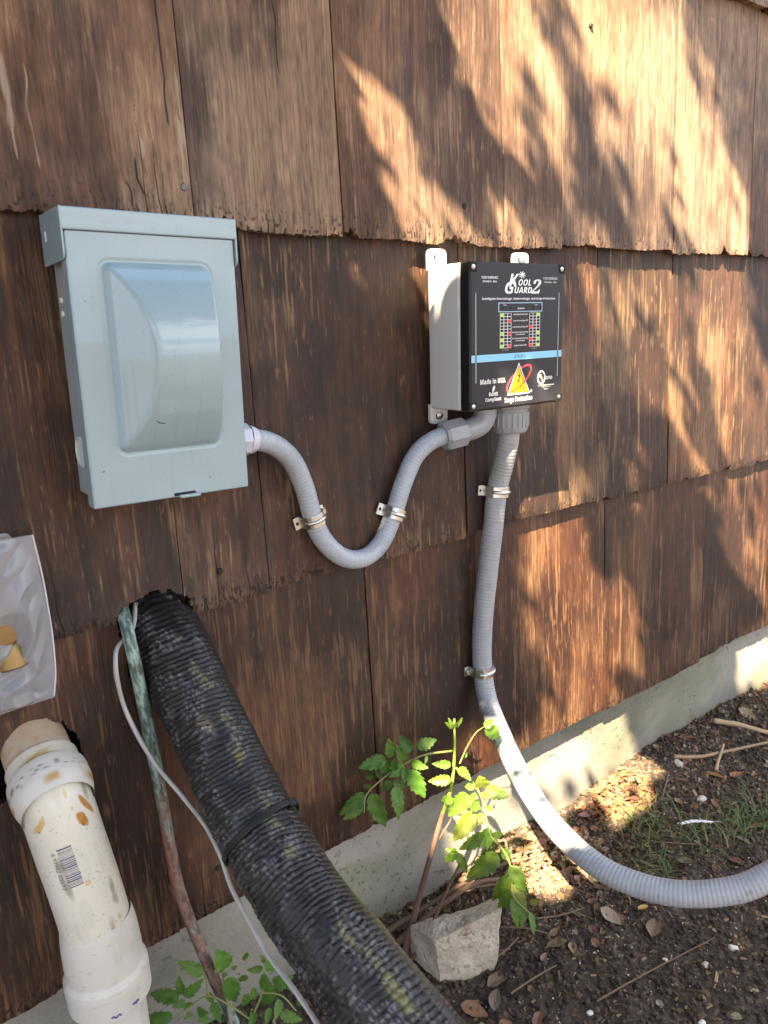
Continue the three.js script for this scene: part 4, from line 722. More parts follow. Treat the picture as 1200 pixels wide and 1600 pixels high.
{
  // litter density: thick against the foundation and in the heap, thin out on the open soil
  const dens = (x, z) => 0.06 + 0.9 * ss(0.14, 0.0, z) * ss(0.42, 0.6, x) + 0.55 * ss(0.14, 0.03, Math.hypot((x - 0.80) * 0.8, z - 0.06)) + 0.25 * ss(0.24, 0.08, z) * ss(0.6, 0.8, x) ;
  const spot = (r) => { for (let k = 0; k < 40; k++) { const x = 0.18 + r() * 1.5, z = -0.03 + r() * 0.50; if (r() < dens(x, z)) return [x, z]; } return [0.8, 0.1]; };
  let r = rng(5);
  for (const [k, n] of [[0, 1300], [3, 1300]]) {
    const im = scatter(DRY[k], dryMat, n, () => { const [x, z] = spot(r), s = 0.006 + 0.015 * r() * r(); return { p: V(x, groundH(x, z) + s * 0.10, z), q: spin(r, 0.8), s: V(s * (0.7 + 0.5 * r()), s * 0.8, s), c: dryTone(r) }; });
    stuff(k ? 'leaf_litter_001' : 'leaf_litter', k ? 'small curled scraps of dry brown leaves strewn through the soil' : 'flat brown crumbled leaf litter covering the soil near the foundation', 'leaf litter', im);
  }
  r = rng(6);
  const crumb = new THREE.IcosahedronGeometry(1, 0);
  stuff('soil_crumbs', 'dark crumbs of soil and bark over the ground', 'soil', scatter(crumb, std(0xffffff, 0.95), 14000, () => { const x = 0.2 + r() * 1.3, z = -0.03 + r() * 0.52, s = 0.0012 + 0.0035 * r() ** 3; const k = 0.5 + r(); return { p: V(x, groundH(x, z) + s * 0.4, z), q: spin(r, 3), s: V(s * (0.8 + 0.6 * r()), s * 0.7, s), c: C(0.058 * k, 0.040 * k, 0.028 * k) }; }));
  stuff('white_flecks', 'tiny white specks of perlite scattered in the dark soil', 'soil specks', scatter(crumb, std(C(0.60, 0.55, 0.46), 0.8), 330, () => { const x = 0.42 + r() * 0.9, z = 0.06 + r() * 0.42; const s = 0.0006 + 0.0010 * r() * r(); return { p: V(x, groundH(x, z) + s, z), q: spin(r, 3), s: V(s, s * 0.8, s * (1 + 0.5 * r())) }; }));
  const chip = new THREE.BoxGeometry(1, 0.18, 0.32);
  stuff('bark_chips', 'small brown and tan bark and wood chips mixed into the soil', 'bark chips', scatter(chip, std(0xffffff, 0.9), 5200, () => { const [x, z] = r() < 0.5 ? spot(r) : [0.2 + r() * 1.3, r() * 0.5], s = 0.004 + 0.011 * r() * r(), k = 0.5 + r(), t = r(); return { p: V(x, groundH(x, z) + 0.001, z), q: spin(r, 0.4), s: V(s, s * (0.5 + r()), s * (0.5 + 0.8 * r())), c: t < 0.7 ? C(0.085 * k, 0.052 * k, 0.034 * k) : C(0.22 * k, 0.145 * k, 0.085 * k) }; }));
  // heap of pale orange rotting leaves by the foundation
  r = rng(8);
  stuff('leaf_heap', 'heap of pale orange rotting leaves against the foundation in the sun', 'leaf heap', scatter(DRY[1], dryMat, 800, () => { const a = r() * 6.283, q = Math.sqrt(r()), x = 0.775 + Math.cos(a) * q * 0.085 + q * 0.02 * r(), z = 0.045 + Math.sin(a) * q * 0.05, s = 0.006 + 0.012 * r(); return { p: V(x, groundH(x, z) + 0.030 * (1 - q * q) * r() + 0.003, z), q: spin(r, 1.3), s: V(s, s * 0.7, s), c: C(0.30 + 0.16 * r(), 0.18 + 0.10 * r(), 0.095 + 0.06 * r()) }; }));
  stuff('leaf_heap_001', 'second smaller heap of orange rotting leaves beside the pale foundation', 'leaf heap', scatter(DRY[4], dryMat, 420, () => { const a = r() * 6.283, q = Math.sqrt(r()), x = 0.975 + Math.cos(a) * q * 0.075, z = 0.022 + Math.sin(a) * q * 0.035, s = 0.006 + 0.011 * r(); return { p: V(x, groundH(x, z) + 0.018 * (1 - q * q) * r() + 0.003, z), q: spin(r, 0.8), s: V(s, s * 0.7, s), c: C(0.26 + 0.16 * r(), 0.12 + 0.08 * r(), 0.055 + 0.04 * r()) }; }));

  // leaves that can be told apart
  const leafAt = (x, z, s, kind, c, label, group, turn = 0, tilt = 0) => {
    const o = new THREE.Mesh(DRY[kind], new THREE.MeshPhysicalMaterial({ color: c, map: leafVein, roughness: 0.75, transmission: 0.15, thickness: 0 }));
    o.name = numbered('dry_leaf'); o.position.set(x, groundH(x, z) + 0.003, z); o.scale.set(s * 0.85, s * 0.45, s * 1.15); o.rotation.set(tilt, turn, tilt * 0.5); o.castShadow = o.receiveShadow = true;
    o.userData = { label, category: 'leaf' }; if (group) o.userData.group = group; scene.add(o);
  };
  leafAt(0.7995, 0.183, 0.016, 4, C(0.62, 0.40, 0.07), 'small bright yellow leaf scrap just below the looping grey conduit', null, 1.3);
  leafAt(0.7492, 0.165, 0.038, 3, C(0.40, 0.30, 0.21), 'pale curled dry leaf standing up under the looping conduit', null, 0.3, 0.5);
  leafAt(0.7865, 0.212, 0.038, 0, C(0.27, 0.17, 0.10), 'wide brown dry leaf lying flat below the conduit loop', null, 1.9);
  leafAt(0.5044, 0.1515, 0.036, 1, C(0.27, 0.13, 0.065), 'reddish brown dry leaf near the hose below the stone', null, 0.6, 0.3);
  leafAt(0.5348, 0.1589, 0.030, 2, C(0.24, 0.18, 0.13), 'grey-brown dry leaf right of the reddish leaf below the stone', null, 2.2);
  leafAt(0.5610, 0.1400, 0.036, 0, C(0.21, 0.14, 0.09), 'oval tan leaf beside the lower corner of the stone', null, 1.4);
  leafAt(1.1740, 0.0780, 0.030, 2, C(0.42, 0.17, 0.06), 'left one of two orange leaves on bare soil at right', null, 0.2);
  leafAt(1.2071, 0.0991, 0.030, 1, C(0.40, 0.15, 0.055), 'right one of two orange leaves on bare soil at right', null, 1.2);
  leafAt(1.3958, 0.0158, 0.045, 3, C(0.36, 0.25, 0.14), 'tan leaf leaning by the foundation at the far right', null, 0.4, 0.6);
  r = rng(9);
  for (const [x, z, label] of [
    [0.6695, 0.134, 'brown dry leaf just right of the drooping frond tip'],
    [0.627, 0.154, 'tan dry leaf below the drooping frond tip, on bare soil'],
    [0.668, 0.167, 'tan dry leaf between the drooping frond tip and the open soil, lowest of its trio'],
    [0.986, 0.216, 'dry leaf at the right end of the grass above the conduit'],
    [0.921, 0.172, 'dry leaf in the grass just above the conduit\'s lowest point'],
    [1.035, 0.200, 'dry leaf in the grass at the far right near the conduit'],
    [1.047, 0.083, 'dry leaf on the soil above the grass, below the short side twig'],
    [0.870, 0.054, 'dry leaf in the sunlit orange heap by the foundation'],
    [0.838, 0.067, 'dry leaf just above the grey conduit beside the orange heap'],
    [0.892, 0.01, 'dry leaf touching the foundation behind the grey conduit'],
    [0.895, 0.193, 'dry leaf pressed against the upper side of the conduit loop'],
    [0.960, 0.056, 'dry leaf between the orange heap and the grass'],
    [0.656, 0.151, 'middle one of three dry leaves right of the drooping frond tip'],
    [0.782, 0.127, 'dry leaf inside the bend of the conduit, nearest the conduit'],
    [0.522, 0.187, 'dry leaf at the bottom edge right of the hose'],
    [0.551, 0.211, 'second dry leaf at the bottom edge, right of the one by the hose'],
    [1.149, 0.022, 'dry leaf beside the left end of the long tan twig'],
    [0.72, 0.13, 'dry leaf left of the pale curled leaf under the conduit'],
    [0.83, 0.12, 'dry leaf at the left edge of the grass'],
    [1.10, 0.12, 'dry leaf above the grass below the two orange leaves'],
  ])
    leafAt(x, z, 0.015 + 0.014 * r(), (r() * 5) | 0, dryTone(r), label, 'dry leaves scattered on the soil', r() * 6.28, (r() - 0.5) * 0.5);
  // twigs
  const twig = (list, rad, c, label, group) => { const p = pts(list.map(([x, z, h]) => [x, groundH(x, z) + h, z])); const t = new THREE.CatmullRomCurve3(p), c0 = p[0].clone(); const g = sweep(t, 50, 9, (s, a, L) => rad * (1 - 0.45 * s / L) * (0.85 + 0.3 * vn(s * 160, a)), { caps: true }); g.translate(-c0.x, -c0.y, -c0.z); const m = new THREE.Mesh(g, std(c, 0.85)); m.name = numbered('twig'); m.position.copy(c0); m.castShadow = m.receiveShadow = true; m.userData = { label, category: 'twig' }; if (group) m.userData.group = group; scene.add(m); };
  twig([[1.300, 0.000, 0.012], [1.335, 0.036, 0.016], [1.372, 0.080, 0.014], [1.46, 0.13, 0.012]], 0.0052, C(0.42, 0.30, 0.17), 'thick pale stick lying on the soil at the far right');
  twig([[1.130, 0.020, 0.008], [1.180, 0.040, 0.010], [1.238, 0.056, 0.012], [1.330, 0.085, 0.012], [1.42, 0.12, 0.012]], 0.0036, C(0.30, 0.20, 0.115), 'long tan twig lying in front of the thick pale stick');
  twig([[1.186, 0.071, 0.006], [1.212, 0.062, 0.012], [1.245, 0.052, 0.02]], 0.0034, C(0.38, 0.27, 0.16), 'short tan side twig across the long tan twig');
  twig([[0.482, 0.004, 0.015], [0.560, 0.010, 0.030], [0.657, 0.018, 0.030], [0.70, 0.024, 0.02]], 0.0040, C(0.11, 0.065, 0.042), 'dark brown twig between foundation and stone, nearest the wall');
  twig([[0.493, 0.018, 0.012], [0.560, 0.026, 0.034], [0.628, 0.028, 0.036], [0.668, 0.032, 0.02]], 0.0048, C(0.14, 0.08, 0.05), 'reddish brown twig resting along the back edge of the stone');
  twig([[0.540, -0.006, 0.01], [0.600, 0.014, 0.03], [0.664, 0.040, 0.02]], 0.0030, C(0.15, 0.09, 0.055), 'thin brown twig slanting across two thicker ones behind the stone');
  twig([[0.628, 0.236, 0.004], [0.700, 0.246, 0.006], [0.830, 0.272, 0.008]], 0.0013, C(0.14, 0.09, 0.06), 'very thin brown twig on bare soil at lower right');
  twig([[0.536, 0.106, 0.004], [0.585, 0.118, 0.008], [0.625, 0.112, 0.006]], 0.0019, C(0.12, 0.075, 0.05), 'thin dark twig in front of the stone');
  for (const [a, b, c, label] of [[0.7, 0.12, 0.5, 'short twig under the conduit, left of the pale curled leaf'], [0.75, 0.1, 1.4, 'short twig in the litter just behind the conduit bend'], [0.95, 0.14, 0.9, 'short twig in the grass left of the white feather'], [0.64, 0.11, 1, 'short twig right of the stone near the drooping frond'], [0.81, 0.15, 2.4, 'short twig in the litter above the bottom of the conduit loop'], [0.59, 0.17, 0.2, 'short twig on bare soil right below the stone'], [1.06, 0.05, 2.7, 'short twig on the soil below the left end of the long tan twig']]) twig([0, 0.5, 1].map((t) => [a + (t - 0.5) * 0.07 * Math.cos(c), b + (t - 0.5) * 0.07 * Math.sin(c), 0.004 + 0.006 * t]), 0.0014, C(0.17, 0.11, 0.07), label, 'short twigs in the litter');
  // white feather
  const fr = [], quill = curveOf([[0.985, groundH(0.985, 0.128) + 0.012, 0.128], [1.010, groundH(1.01, 0.140) + 0.014, 0.140], [1.045, groundH(1.045, 0.163) + 0.010, 0.163]]);
  fr.push(sweep(quill, 20, 6, (s, a, L) => 0.0006 * (1.2 - s / L)));
  r = rng(31); for (let k = 0; k < 90; k++) { const t = 0.02 + 0.75 * k / 90, w = 0.5 + 0.5 * Math.sin(t * 3), p = quill.getPointAt(t), d = V(-0.007 - 0.003 * r(), 0.001 + 0.001 * r(), (k % 2 ? 1 : -1) * (0.0028 + 0.0012 * r()) * w - 0.003); fr.push(sweep(new THREE.LineCurve3(p, p.clone().add(d)), 2, 4, () => 0.00045)); }
  const ft = thing('feather', 'small white feather lying in the grass at right', 'feather', V(1.01, groundH(1.01, 0.14), 0.14));
  part(ft, 'vane', merged(fr.slice(1)), std(C(0.8, 0.8, 0.8), 0.7)); part(ft, 'quill', fr[0], std(C(0.75, 0.72, 0.66), 0.6));
  // pale pebbles
  const peb = new THREE.IcosahedronGeometry(1, 2), pp = peb.attributes.position; for (let i = 0; i < pp.count; i++) { const v = V(pp.getX(i), pp.getY(i), pp.getZ(i)); const k = 0.8 + 0.4 * vn3(v.x * 1.6 + 5, v.y * 1.6, v.z * 1.6 + 3); pp.setXYZ(i, v.x * k, v.y * k * 0.6, v.z * k * 0.75); } peb.computeVertexNormals();
  for (const [x, z, s, c, label, group] of [[0.835, 0.295, 0.0052, C(0.55, 0.50, 0.43), 'larger pale pebble on bare soil at right', null], [0.783, 0.286, 0.0046, C(0.50, 0.42, 0.30), 'tan pebble left of the larger pale pebble', null], [0.70, 0.33, 0.004, C(0.6, 0.58, 0.52), 'small pale pebble at the bottom edge on bare soil', 'small pale pebbles on the soil'], [0.61, 0.24, 0.0034, C(0.6, 0.58, 0.52), 'small pale pebble on bare soil right below the stone', 'small pale pebbles on the soil'], [0.75, 0.25, 0.003, C(0.6, 0.58, 0.52), 'small pale pebble between the conduit loop and the bottom edge', 'small pale pebbles on the soil'], [1.09, 0.10, 0.007, C(0.5, 0.46, 0.4), 'pale stone near the orange leaves', null], [1.13, 0.03, 0.008, C(0.45, 0.41, 0.35), 'pale stone beside the foundation at right', null]]) {
    const m = new THREE.Mesh(peb, std(c, 0.85)); m.name = numbered('pebble'); m.position.set(x, groundH(x, z) + s * 0.3, z); m.scale.setScalar(s * 1.3); m.rotation.y = x * 40; m.castShadow = m.receiveShadow = true; m.userData = { label, category: 'pebble' }; if (group) m.userData.group = group; scene.add(m);
  }
}

// ---------------------------------------------------------------- grass
{
  const r = rng(21), blades = [];
  const pos = [], idx = [], col = [];
  for (let k = 0; k < 430; k++) {
    const c = [[0.93, 0.105], [1.00, 0.155], [1.06, 0.185], [1.13, 0.20], [0.97, 0.075], [1.10, 0.15], [0.885, 0.155]][(r() * 7) | 0];
    const x = c[0] + (r() + r() - 1) * 0.06, z = c[1] + (r() + r() - 1) * 0.035, L = 0.020 + 0.05 * r() * r() + (r() < 0.06 ? 0.06 : 0), w = 0.0007 + 0.0009 * r(), a = r() * 6.283, lean = 0.5 + 1.2 * r(), y = groundH(x, z);
    const g = 0.55 + 0.8 * r(), n = 4, b0 = pos.length / 3, px = -Math.sin(a) * w, pz = Math.cos(a) * w;
    for (let j = 0; j <= n; j++) { const t = j / n, q = lean * t, X = x + Math.cos(a) * L * t * Math.sin(Math.min(q, 1.5)), Y = y + L * t * Math.cos(Math.min(q, 1.45)) * 0.75 + 0.002, Z = z + Math.sin(a) * L * t * Math.sin(Math.min(q, 1.5)), f = 1 - t * 0.9; pos.push(X - px * f, Y, Z - pz * f, X + px * f, Y, Z + pz * f); for (let e = 0; e < 2; e++) col.push((0.085 + 0.09 * (g > 1.15)) * g, 0.15 * g, 0.035 * g); if (j < n) { const q0 = b0 + j * 2; idx.push(q0, q0 + 1, q0 + 2, q0 + 2, q0 + 1, q0 + 3); } }
  }
  const g = new THREE.BufferGeometry(); g.setAttribute('position', new THREE.Float32BufferAttribute(pos, 3)); g.setAttribute('color', new THREE.Float32BufferAttribute(col, 3)); g.setIndex(idx); g.computeVertexNormals();
  stuff('grass', 'thin tufts of green grass growing in the soil at right', 'grass', new THREE.Mesh(g, new THREE.MeshPhysicalMaterial({ color: 0xffffff, vertexColors: true, roughness: 0.7, transmission: 0.25, thickness: 0, side: THREE.DoubleSide })));
}

// ---------------------------------------------------------------- stone
{
  const B = [[0.4985, -0.02, 0.099], [0.5643, -0.02, 0.1185], [0.503, -0.02, 0.032], [0.606, -0.02, 0.055], [0.4890, 0.0690, 0.0960], [0.5790, 0.0880, 0.1260], [0.4900, 0.0560, 0.0480], [0.6080, 0.0540, 0.0800], [0.4990, 0.0730, 0.1030], [0.5960, 0.0720, 0.1060], [0.5730, 0.0250, 0.1270]];
  const base = new ConvexGeometry(pts(B)); base.deleteAttribute('normal'); base.deleteAttribute('uv');
  // split the faces finely, then roughen them
  let tri = []; const bp = base.attributes.position; for (let i = 0; i < bp.count; i++) tri.push(V(bp.getX(i), bp.getY(i), bp.getZ(i)));
  for (let k = 0; k < 5; k++) { const o = []; for (let i = 0; i < tri.length; i += 3) { const [a, b, c] = tri.slice(i, i + 3), ab = a.clone().lerp(b, 0.5), bc = b.clone().lerp(c, 0.5), ca = c.clone().lerp(a, 0.5); o.push(a, ab, ca, ab, b, bc, ca, bc, c, ab, bc, ca); } tri = o; }
  const ctr = V(0.54, 0.03, 0.08), pos = [], uv = [];
  for (const v of tri) { const n = vn3(v.x * 30, v.y * 30, v.z * 30) - 0.5, m = vn3(v.x * 110, v.y * 110, v.z * 110) - 0.5, d = v.clone().sub(ctr).normalize(); const w = v.clone().addScaledVector(d, 0.011 * n + 0.003 * m - 0.001); pos.push(w.x, w.y, w.z); uv.push(v.x * 5 + v.z * 3.1, v.y * 5 + v.z * 3.7); }
  let g = new THREE.BufferGeometry(); g.setAttribute('position', new THREE.Float32BufferAttribute(pos, 3)); g.setAttribute('uv', new THREE.Float32BufferAttribute(uv, 2)); g = toCreasedNormals(mergeVertices(g, 1e-5), 0.7);
  const map = dataTex(512, 512, (u, v, o) => { const n = fbm(u * 6, v * 6, 4), f = fbm(u * 60, v * 60, 3), s = ss(0.60, 0.70, fbm(u * 9 + 4, v * 5, 4)), p = ss(0.8, 0.86, vn(u * 50, v * 50)); const k = 0.75 + 0.5 * (n - 0.4) + 0.25 * (f - 0.5) - 0.3 * p; o[0] = lerp(0.54, 0.30, s * 0.8) * k; o[1] = lerp(0.455, 0.19, s * 0.8) * k; o[2] = lerp(0.35, 0.11, s * 0.8) * k; }, true);
  const bm = dataTex(512, 512, (u, v, o) => { o[0] = o[1] = o[2] = clamp(fbm(u * 40, v * 40, 4)); }, false);
  const t = thing('stone', 'angular pale grey stone block on the soil beside the black hose', 'stone', V(0.54, 0, 0.08));
  part(t, 'block', g, std(0xffffff, 0.9, 0, { map, bumpMap: bm, bumpScale: 0.002 }));
}

// ---------------------------------------------------------------- young plants: stems, fronds and toothed leaflets
// leaflets: base point, tip point, width against length
const RACHIS = {
  rA: [[0.56, 0.282, 0.056], [0.521, 0.286, 0.045], [0.492, 0.28, 0.038], [0.466, 0.271, 0.034], [0.442, 0.258, 0.033], [0.434, 0.242, 0.039]],
  rB: [[0.56, 0.261, 0.062], [0.565, 0.253, 0.082], [0.569, 0.238, 0.096], [0.567, 0.215, 0.108], [0.565, 0.193, 0.119]],
  rC: [[0.565, 0.193, 0.119], [0.572, 0.176, 0.137], [0.572, 0.156, 0.148], [0.565, 0.133, 0.157], [0.574, 0.116, 0.176]],
  rU: [[0.565, 0.266, 0.064], [0.576, 0.286, 0.066], [0.585, 0.307, 0.074], [0.59, 0.315, 0.081]],
  rP1: [[0.258, 0.084, 0.066], [0.241, 0.101, 0.048], [0.226, 0.11, 0.034], [0.208, 0.105, 0.029], [0.19, 0.096, 0.024]],
  rP1b: [[0.226, 0.11, 0.034], [0.226, 0.134, 0.027], [0.212, 0.14, 0.014]],
  rP2: [[0.258, 0.084, 0.066], [0.273, 0.112, 0.068], [0.282, 0.144, 0.065]],
  rP2b: [[0.273, 0.112, 0.068], [0.287, 0.112, 0.085], [0.295, 0.1, 0.101]],
};
const LA = [
  [0.474, 0.293, 0.031, 0.441, 0.29, 0.021, 0.5],
  [0.48, 0.294, 0.033, 0.477, 0.32, 0.036, 0.5],
  [0.5, 0.303, 0.05, 0.491, 0.321, 0.038, 0.65],
  [0.512, 0.302, 0.046, 0.532, 0.31, 0.059, 0.6],
  [0.495, 0.287, 0.041, 0.484, 0.31, 0.043, 0.5],
  [0.474, 0.274, 0.032, 0.47, 0.295, 0.035, 0.6],
  [0.479, 0.28, 0.04, 0.477, 0.297, 0.045, 0.6],
  [0.456, 0.27, 0.025, 0.458, 0.274, 0.011, 0.6],
  [0.469, 0.267, 0.026, 0.466, 0.277, 0.02, 0.6],
  [0.494, 0.283, 0.04, 0.472, 0.276, 0.045, 0.6],
  [0.475, 0.267, 0.039, 0.464, 0.251, 0.032, 0.5],
  [0.48, 0.262, 0.038, 0.494, 0.254, 0.046, 0.55],
  [0.503, 0.285, 0.046, 0.505, 0.287, 0.07, 0.5],
  [0.498, 0.277, 0.049, 0.506, 0.24, 0.066, 0.5],
  [0.493, 0.28, 0.045, 0.483, 0.27, 0.055, 0.55],
  [0.479, 0.258, 0.042, 0.472, 0.229, 0.063, 0.5],
  [0.458, 0.248, 0.023, 0.465, 0.204, 0.04, 0.45],
  [0.448, 0.251, 0.02, 0.416, 0.23, 0.014, 0.45],
  [0.446, 0.236, 0.017, 0.422, 0.221, 0.012, 0.5],
  [0.458, 0.256, 0.021, 0.451, 0.257, 0.013, 0.6],
  [0.516, 0.294, 0.058, 0.51, 0.287, 0.063, 0.5],
];
const LB = [
  [0.547, 0.273, 0.067, 0.526, 0.278, 0.058, 0.45],
  [0.541, 0.259, 0.073, 0.517, 0.259, 0.061, 0.5],
  [0.556, 0.267, 0.072, 0.554, 0.264, 0.095, 0.5],
  [0.538, 0.237, 0.08, 0.529, 0.23, 0.068, 0.8],
  [0.555, 0.24, 0.088, 0.532, 0.212, 0.079, 0.6],
  [0.559, 0.215, 0.095, 0.529, 0.185, 0.091, 0.55],
  [0.576, 0.241, 0.092, 0.566, 0.262, 0.1, 0.9],
  [0.576, 0.243, 0.1, 0.59, 0.24, 0.125, 0.6],
  [0.574, 0.239, 0.097, 0.569, 0.239, 0.107, 0.8],
  [0.564, 0.248, 0.091, 0.557, 0.245, 0.08, 0.7],
  [0.565, 0.238, 0.095, 0.556, 0.232, 0.09, 0.8],
  [0.569, 0.227, 0.093, 0.55, 0.226, 0.102, 0.8],
  [0.569, 0.223, 0.107, 0.573, 0.225, 0.116, 0.8],
  [0.571, 0.21, 0.102, 0.552, 0.2, 0.095, 0.6],
  [0.563, 0.191, 0.11, 0.533, 0.175, 0.098, 0.5],
  [0.571, 0.168, 0.124, 0.536, 0.137, 0.107, 0.5],
  [0.565, 0.2, 0.111, 0.566, 0.167, 0.113, 0.5],
  [0.574, 0.183, 0.11, 0.59, 0.183, 0.117, 0.6],
  [0.536, 0.168, 0.089, 0.525, 0.146, 0.079, 0.55],
  [0.532, 0.171, 0.096, 0.535, 0.148, 0.109, 0.45],
  [0.537, 0.166, 0.087, 0.526, 0.17, 0.08, 0.6],
  [0.578, 0.169, 0.125, 0.593, 0.153, 0.129, 0.6],
];
const LC = [
  [0.57, 0.153, 0.146, 0.55, 0.114, 0.139, 0.45],
  [0.57, 0.166, 0.148, 0.574, 0.137, 0.17, 0.5],
  [0.57, 0.142, 0.152, 0.57, 0.122, 0.174, 0.5],
  [0.567, 0.135, 0.153, 0.556, 0.106, 0.141, 0.5],
  [0.568, 0.13, 0.156, 0.556, 0.104, 0.174, 0.45],
  [0.579, 0.125, 0.171, 0.586, 0.13, 0.182, 0.6],
  [0.583, 0.106, 0.168, 0.577, 0.088, 0.182, 0.4],
  [0.575, 0.116, 0.167, 0.561, 0.102, 0.175, 0.4],
];
const LT = [
  [0.569, 0.307, 0.048, 0.557, 0.319, 0.049, 0.4],
  [0.564, 0.313, 0.054, 0.568, 0.326, 0.067, 0.4],
  [0.562, 0.313, 0.055, 0.557, 0.327, 0.054, 0.35],
  [0.568, 0.31, 0.051, 0.564, 0.32, 0.063, 0.4],
];
const LU = [
  [0.589, 0.317, 0.083, 0.602, 0.324, 0.088, 0.7],
  [0.592, 0.314, 0.082, 0.615, 0.294, 0.09, 0.6],
  [0.564, 0.28, 0.075, 0.569, 0.285, 0.074, 0.5],
];
const LP1 = [
  [0.226, 0.134, 0.026, 0.205, 0.153, 0.016, 0.45],
  [0.247, 0.136, 0.038, 0.241, 0.161, 0.037, 0.8],
  [0.249, 0.142, 0.049, 0.253, 0.147, 0.053, 0.7],
  [0.243, 0.141, 0.048, 0.239, 0.135, 0.046, 0.7],
  [0.199, 0.115, 0.02, 0.175, 0.11, -0.01, 0.4],
  [0.204, 0.112, 0.016, 0.202, 0.134, 0.016, 0.5],
  [0.203, 0.118, 0.025, 0.22, 0.135, 0.038, 0.45],
  [0.204, 0.11, 0.025, 0.19, 0.111, 0.024, 0.6],
  [0.204, 0.109, 0.026, 0.211, 0.093, 0.023, 0.6],
  [0.19, 0.096, 0.02, 0.158, 0.101, 0.009, 0.45],
  [0.209, 0.092, 0.024, 0.2, 0.089, 0.026, 0.6],
  [0.215, 0.094, 0.027, 0.219, 0.099, 0.043, 0.6],
  [0.215, 0.088, 0.03, 0.223, 0.083, 0.042, 0.6],
  [0.227, 0.113, 0.033, 0.228, 0.1, 0.038, 0.6],
  [0.227, 0.104, 0.04, 0.227, 0.098, 0.06, 0.5],
];
const LP2 = [
  [0.244, 0.133, 0.048, 0.25, 0.096, 0.051, 0.5],
  [0.262, 0.129, 0.052, 0.257, 0.116, 0.048, 0.7],
  [0.258, 0.115, 0.062, 0.254, 0.096, 0.061, 0.5],
  [0.266, 0.116, 0.061, 0.264, 0.105, 0.067, 0.6],
  [0.278, 0.136, 0.063, 0.262, 0.138, 0.058, 0.5],
  [0.28, 0.144, 0.065, 0.278, 0.152, 0.061, 0.6],
  [0.28, 0.149, 0.069, 0.292, 0.129, 0.071, 0.55],
  [0.275, 0.124, 0.062, 0.274, 0.13, 0.086, 0.6],
  [0.283, 0.115, 0.071, 0.272, 0.089, 0.067, 0.55],
  [0.284, 0.12, 0.075, 0.291, 0.138, 0.096, 0.55],
  [0.287, 0.102, 0.079, 0.275, 0.098, 0.094, 0.5],
  [0.286, 0.087, 0.082, 0.301, 0.081, 0.1, 0.5],
  [0.298, 0.11, 0.098, 0.302, 0.111, 0.109, 0.7],
  [0.295, 0.118, 0.084, 0.301, 0.118, 0.092, 0.6],
  [0.267, 0.154, 0.051, 0.264, 0.139, 0.046, 0.4],
  [0.274, 0.101, 0.081, 0.264, 0.097, 0.091, 0.5],
  [0.264, 0.09, 0.065, 0.252, 0.097, 0.081, 0.5],
];

const greenMap = dataTex(128, 256, (u, v, o) => { const d = Math.abs(u - 0.5) * 2, rib = ss(0.06, 0.0, d), q = (v * 7 - d * 1.6), f = Math.abs(q - Math.floor(q) - 0.5), ve = ss(0.14, 0.0, f) * 0.5, n = fbm(u * 9, v * 14, 3); const k = 0.86 + 0.35 * (n - 0.45) + 0.25 * Math.max(rib, ve); o[0] = k * 0.95; o[1] = k; o[2] = k * 0.9; }, true);
function greenMat(c, t = 0.42) { return new THREE.MeshPhysicalMaterial({ color: c, map: greenMap, roughness: 0.5, transmission: t, thickness: 0, side: THREE.DoubleSide, specularIntensity: 0.6 }); }
const leafRand = rng(55);
function leaflet(q) {
  const b = V(q[0], q[1], q[2]), t = V(q[3], q[4], q[5]), ax = t.clone().sub(b), L = ax.length(); ax.normalize();
  // the blade faces up and towards the light, with some scatter
  const face = V(-0.35 + (leafRand() - 0.5) * 0.7, 0.45 + (leafRand() - 0.5) * 0.5, 0.8 + (leafRand() - 0.5) * 0.5); face.addScaledVector(ax, -face.dot(ax)).normalize();
  const sd = ax.clone().cross(face), n = 26, m = 4, W = L * q[6] * 0.58, teeth = 5 + (leafRand() * 2 | 0), bend = 0.10 + 0.16 * leafRand(), fold = 0.16 + 0.2 * leafRand(), asym = (leafRand() - 0.5) * 0.14;
  const pos = [], uv = [], idx = [];
  for (let j = 0; j <= n; j++) {
    const s = j / n, env = Math.pow(Math.sin(Math.PI * Math.pow(s * 0.985 + 0.012, 0.72)), 0.8), saw = (s * teeth) % 1, tooth = 1 - 0.30 * (1 - saw) * ss(0.02, 0.2, s) ;
    for (let i = -m; i <= m; i++) {
      const u = i / m, w = W * env * (0.82 + 0.18 * 1) * lerp(1, tooth, Math.abs(u)) * (1 + asym * Math.sign(u));
      const x = u * w, back = Math.abs(u) * w * 0.28 * (1 - saw) ;
      const p = b.clone().addScaledVector(ax, L * s - back * 0.5).addScaledVector(sd, x).addScaledVector(face, fold * Math.abs(x) - bend * L * s * s + 0.02 * L * Math.sin(s * 16 + u * 3) * Math.abs(u));
      pos.push(p.x, p.y, p.z); uv.push(0.5 + u / 2, s);
    }
  }
  const w = 2 * m + 1; for (let j = 0; j < n; j++) for (let i = 0; i < 2 * m; i++) { const a = j * w + i, c = a + w; idx.push(a, a + 1, c, c, a + 1, c + 1); }
  const g = new THREE.BufferGeometry(); g.setAttribute('position', new THREE.Float32BufferAttribute(pos, 3)); g.setAttribute('uv', new THREE.Float32BufferAttribute(uv, 2)); g.setIndex(idx); g.computeVertexNormals(); return g;
}
function frond(parent, names, lists, mats, stemMat, rad) {
  const f = part(parent, 'frond', merged(names.map((k) => sweep(curveOf(RACHIS[k]), 30, 7, (s, a, L) => rad * (1 - 0.5 * s / L), { caps: true }))), stemMat);
  for (const list of lists) for (const q of list) {
    part(f, 'leaflet', leaflet(q), mats[(leafRand() * mats.length) | 0]);
  }
  return f;
}
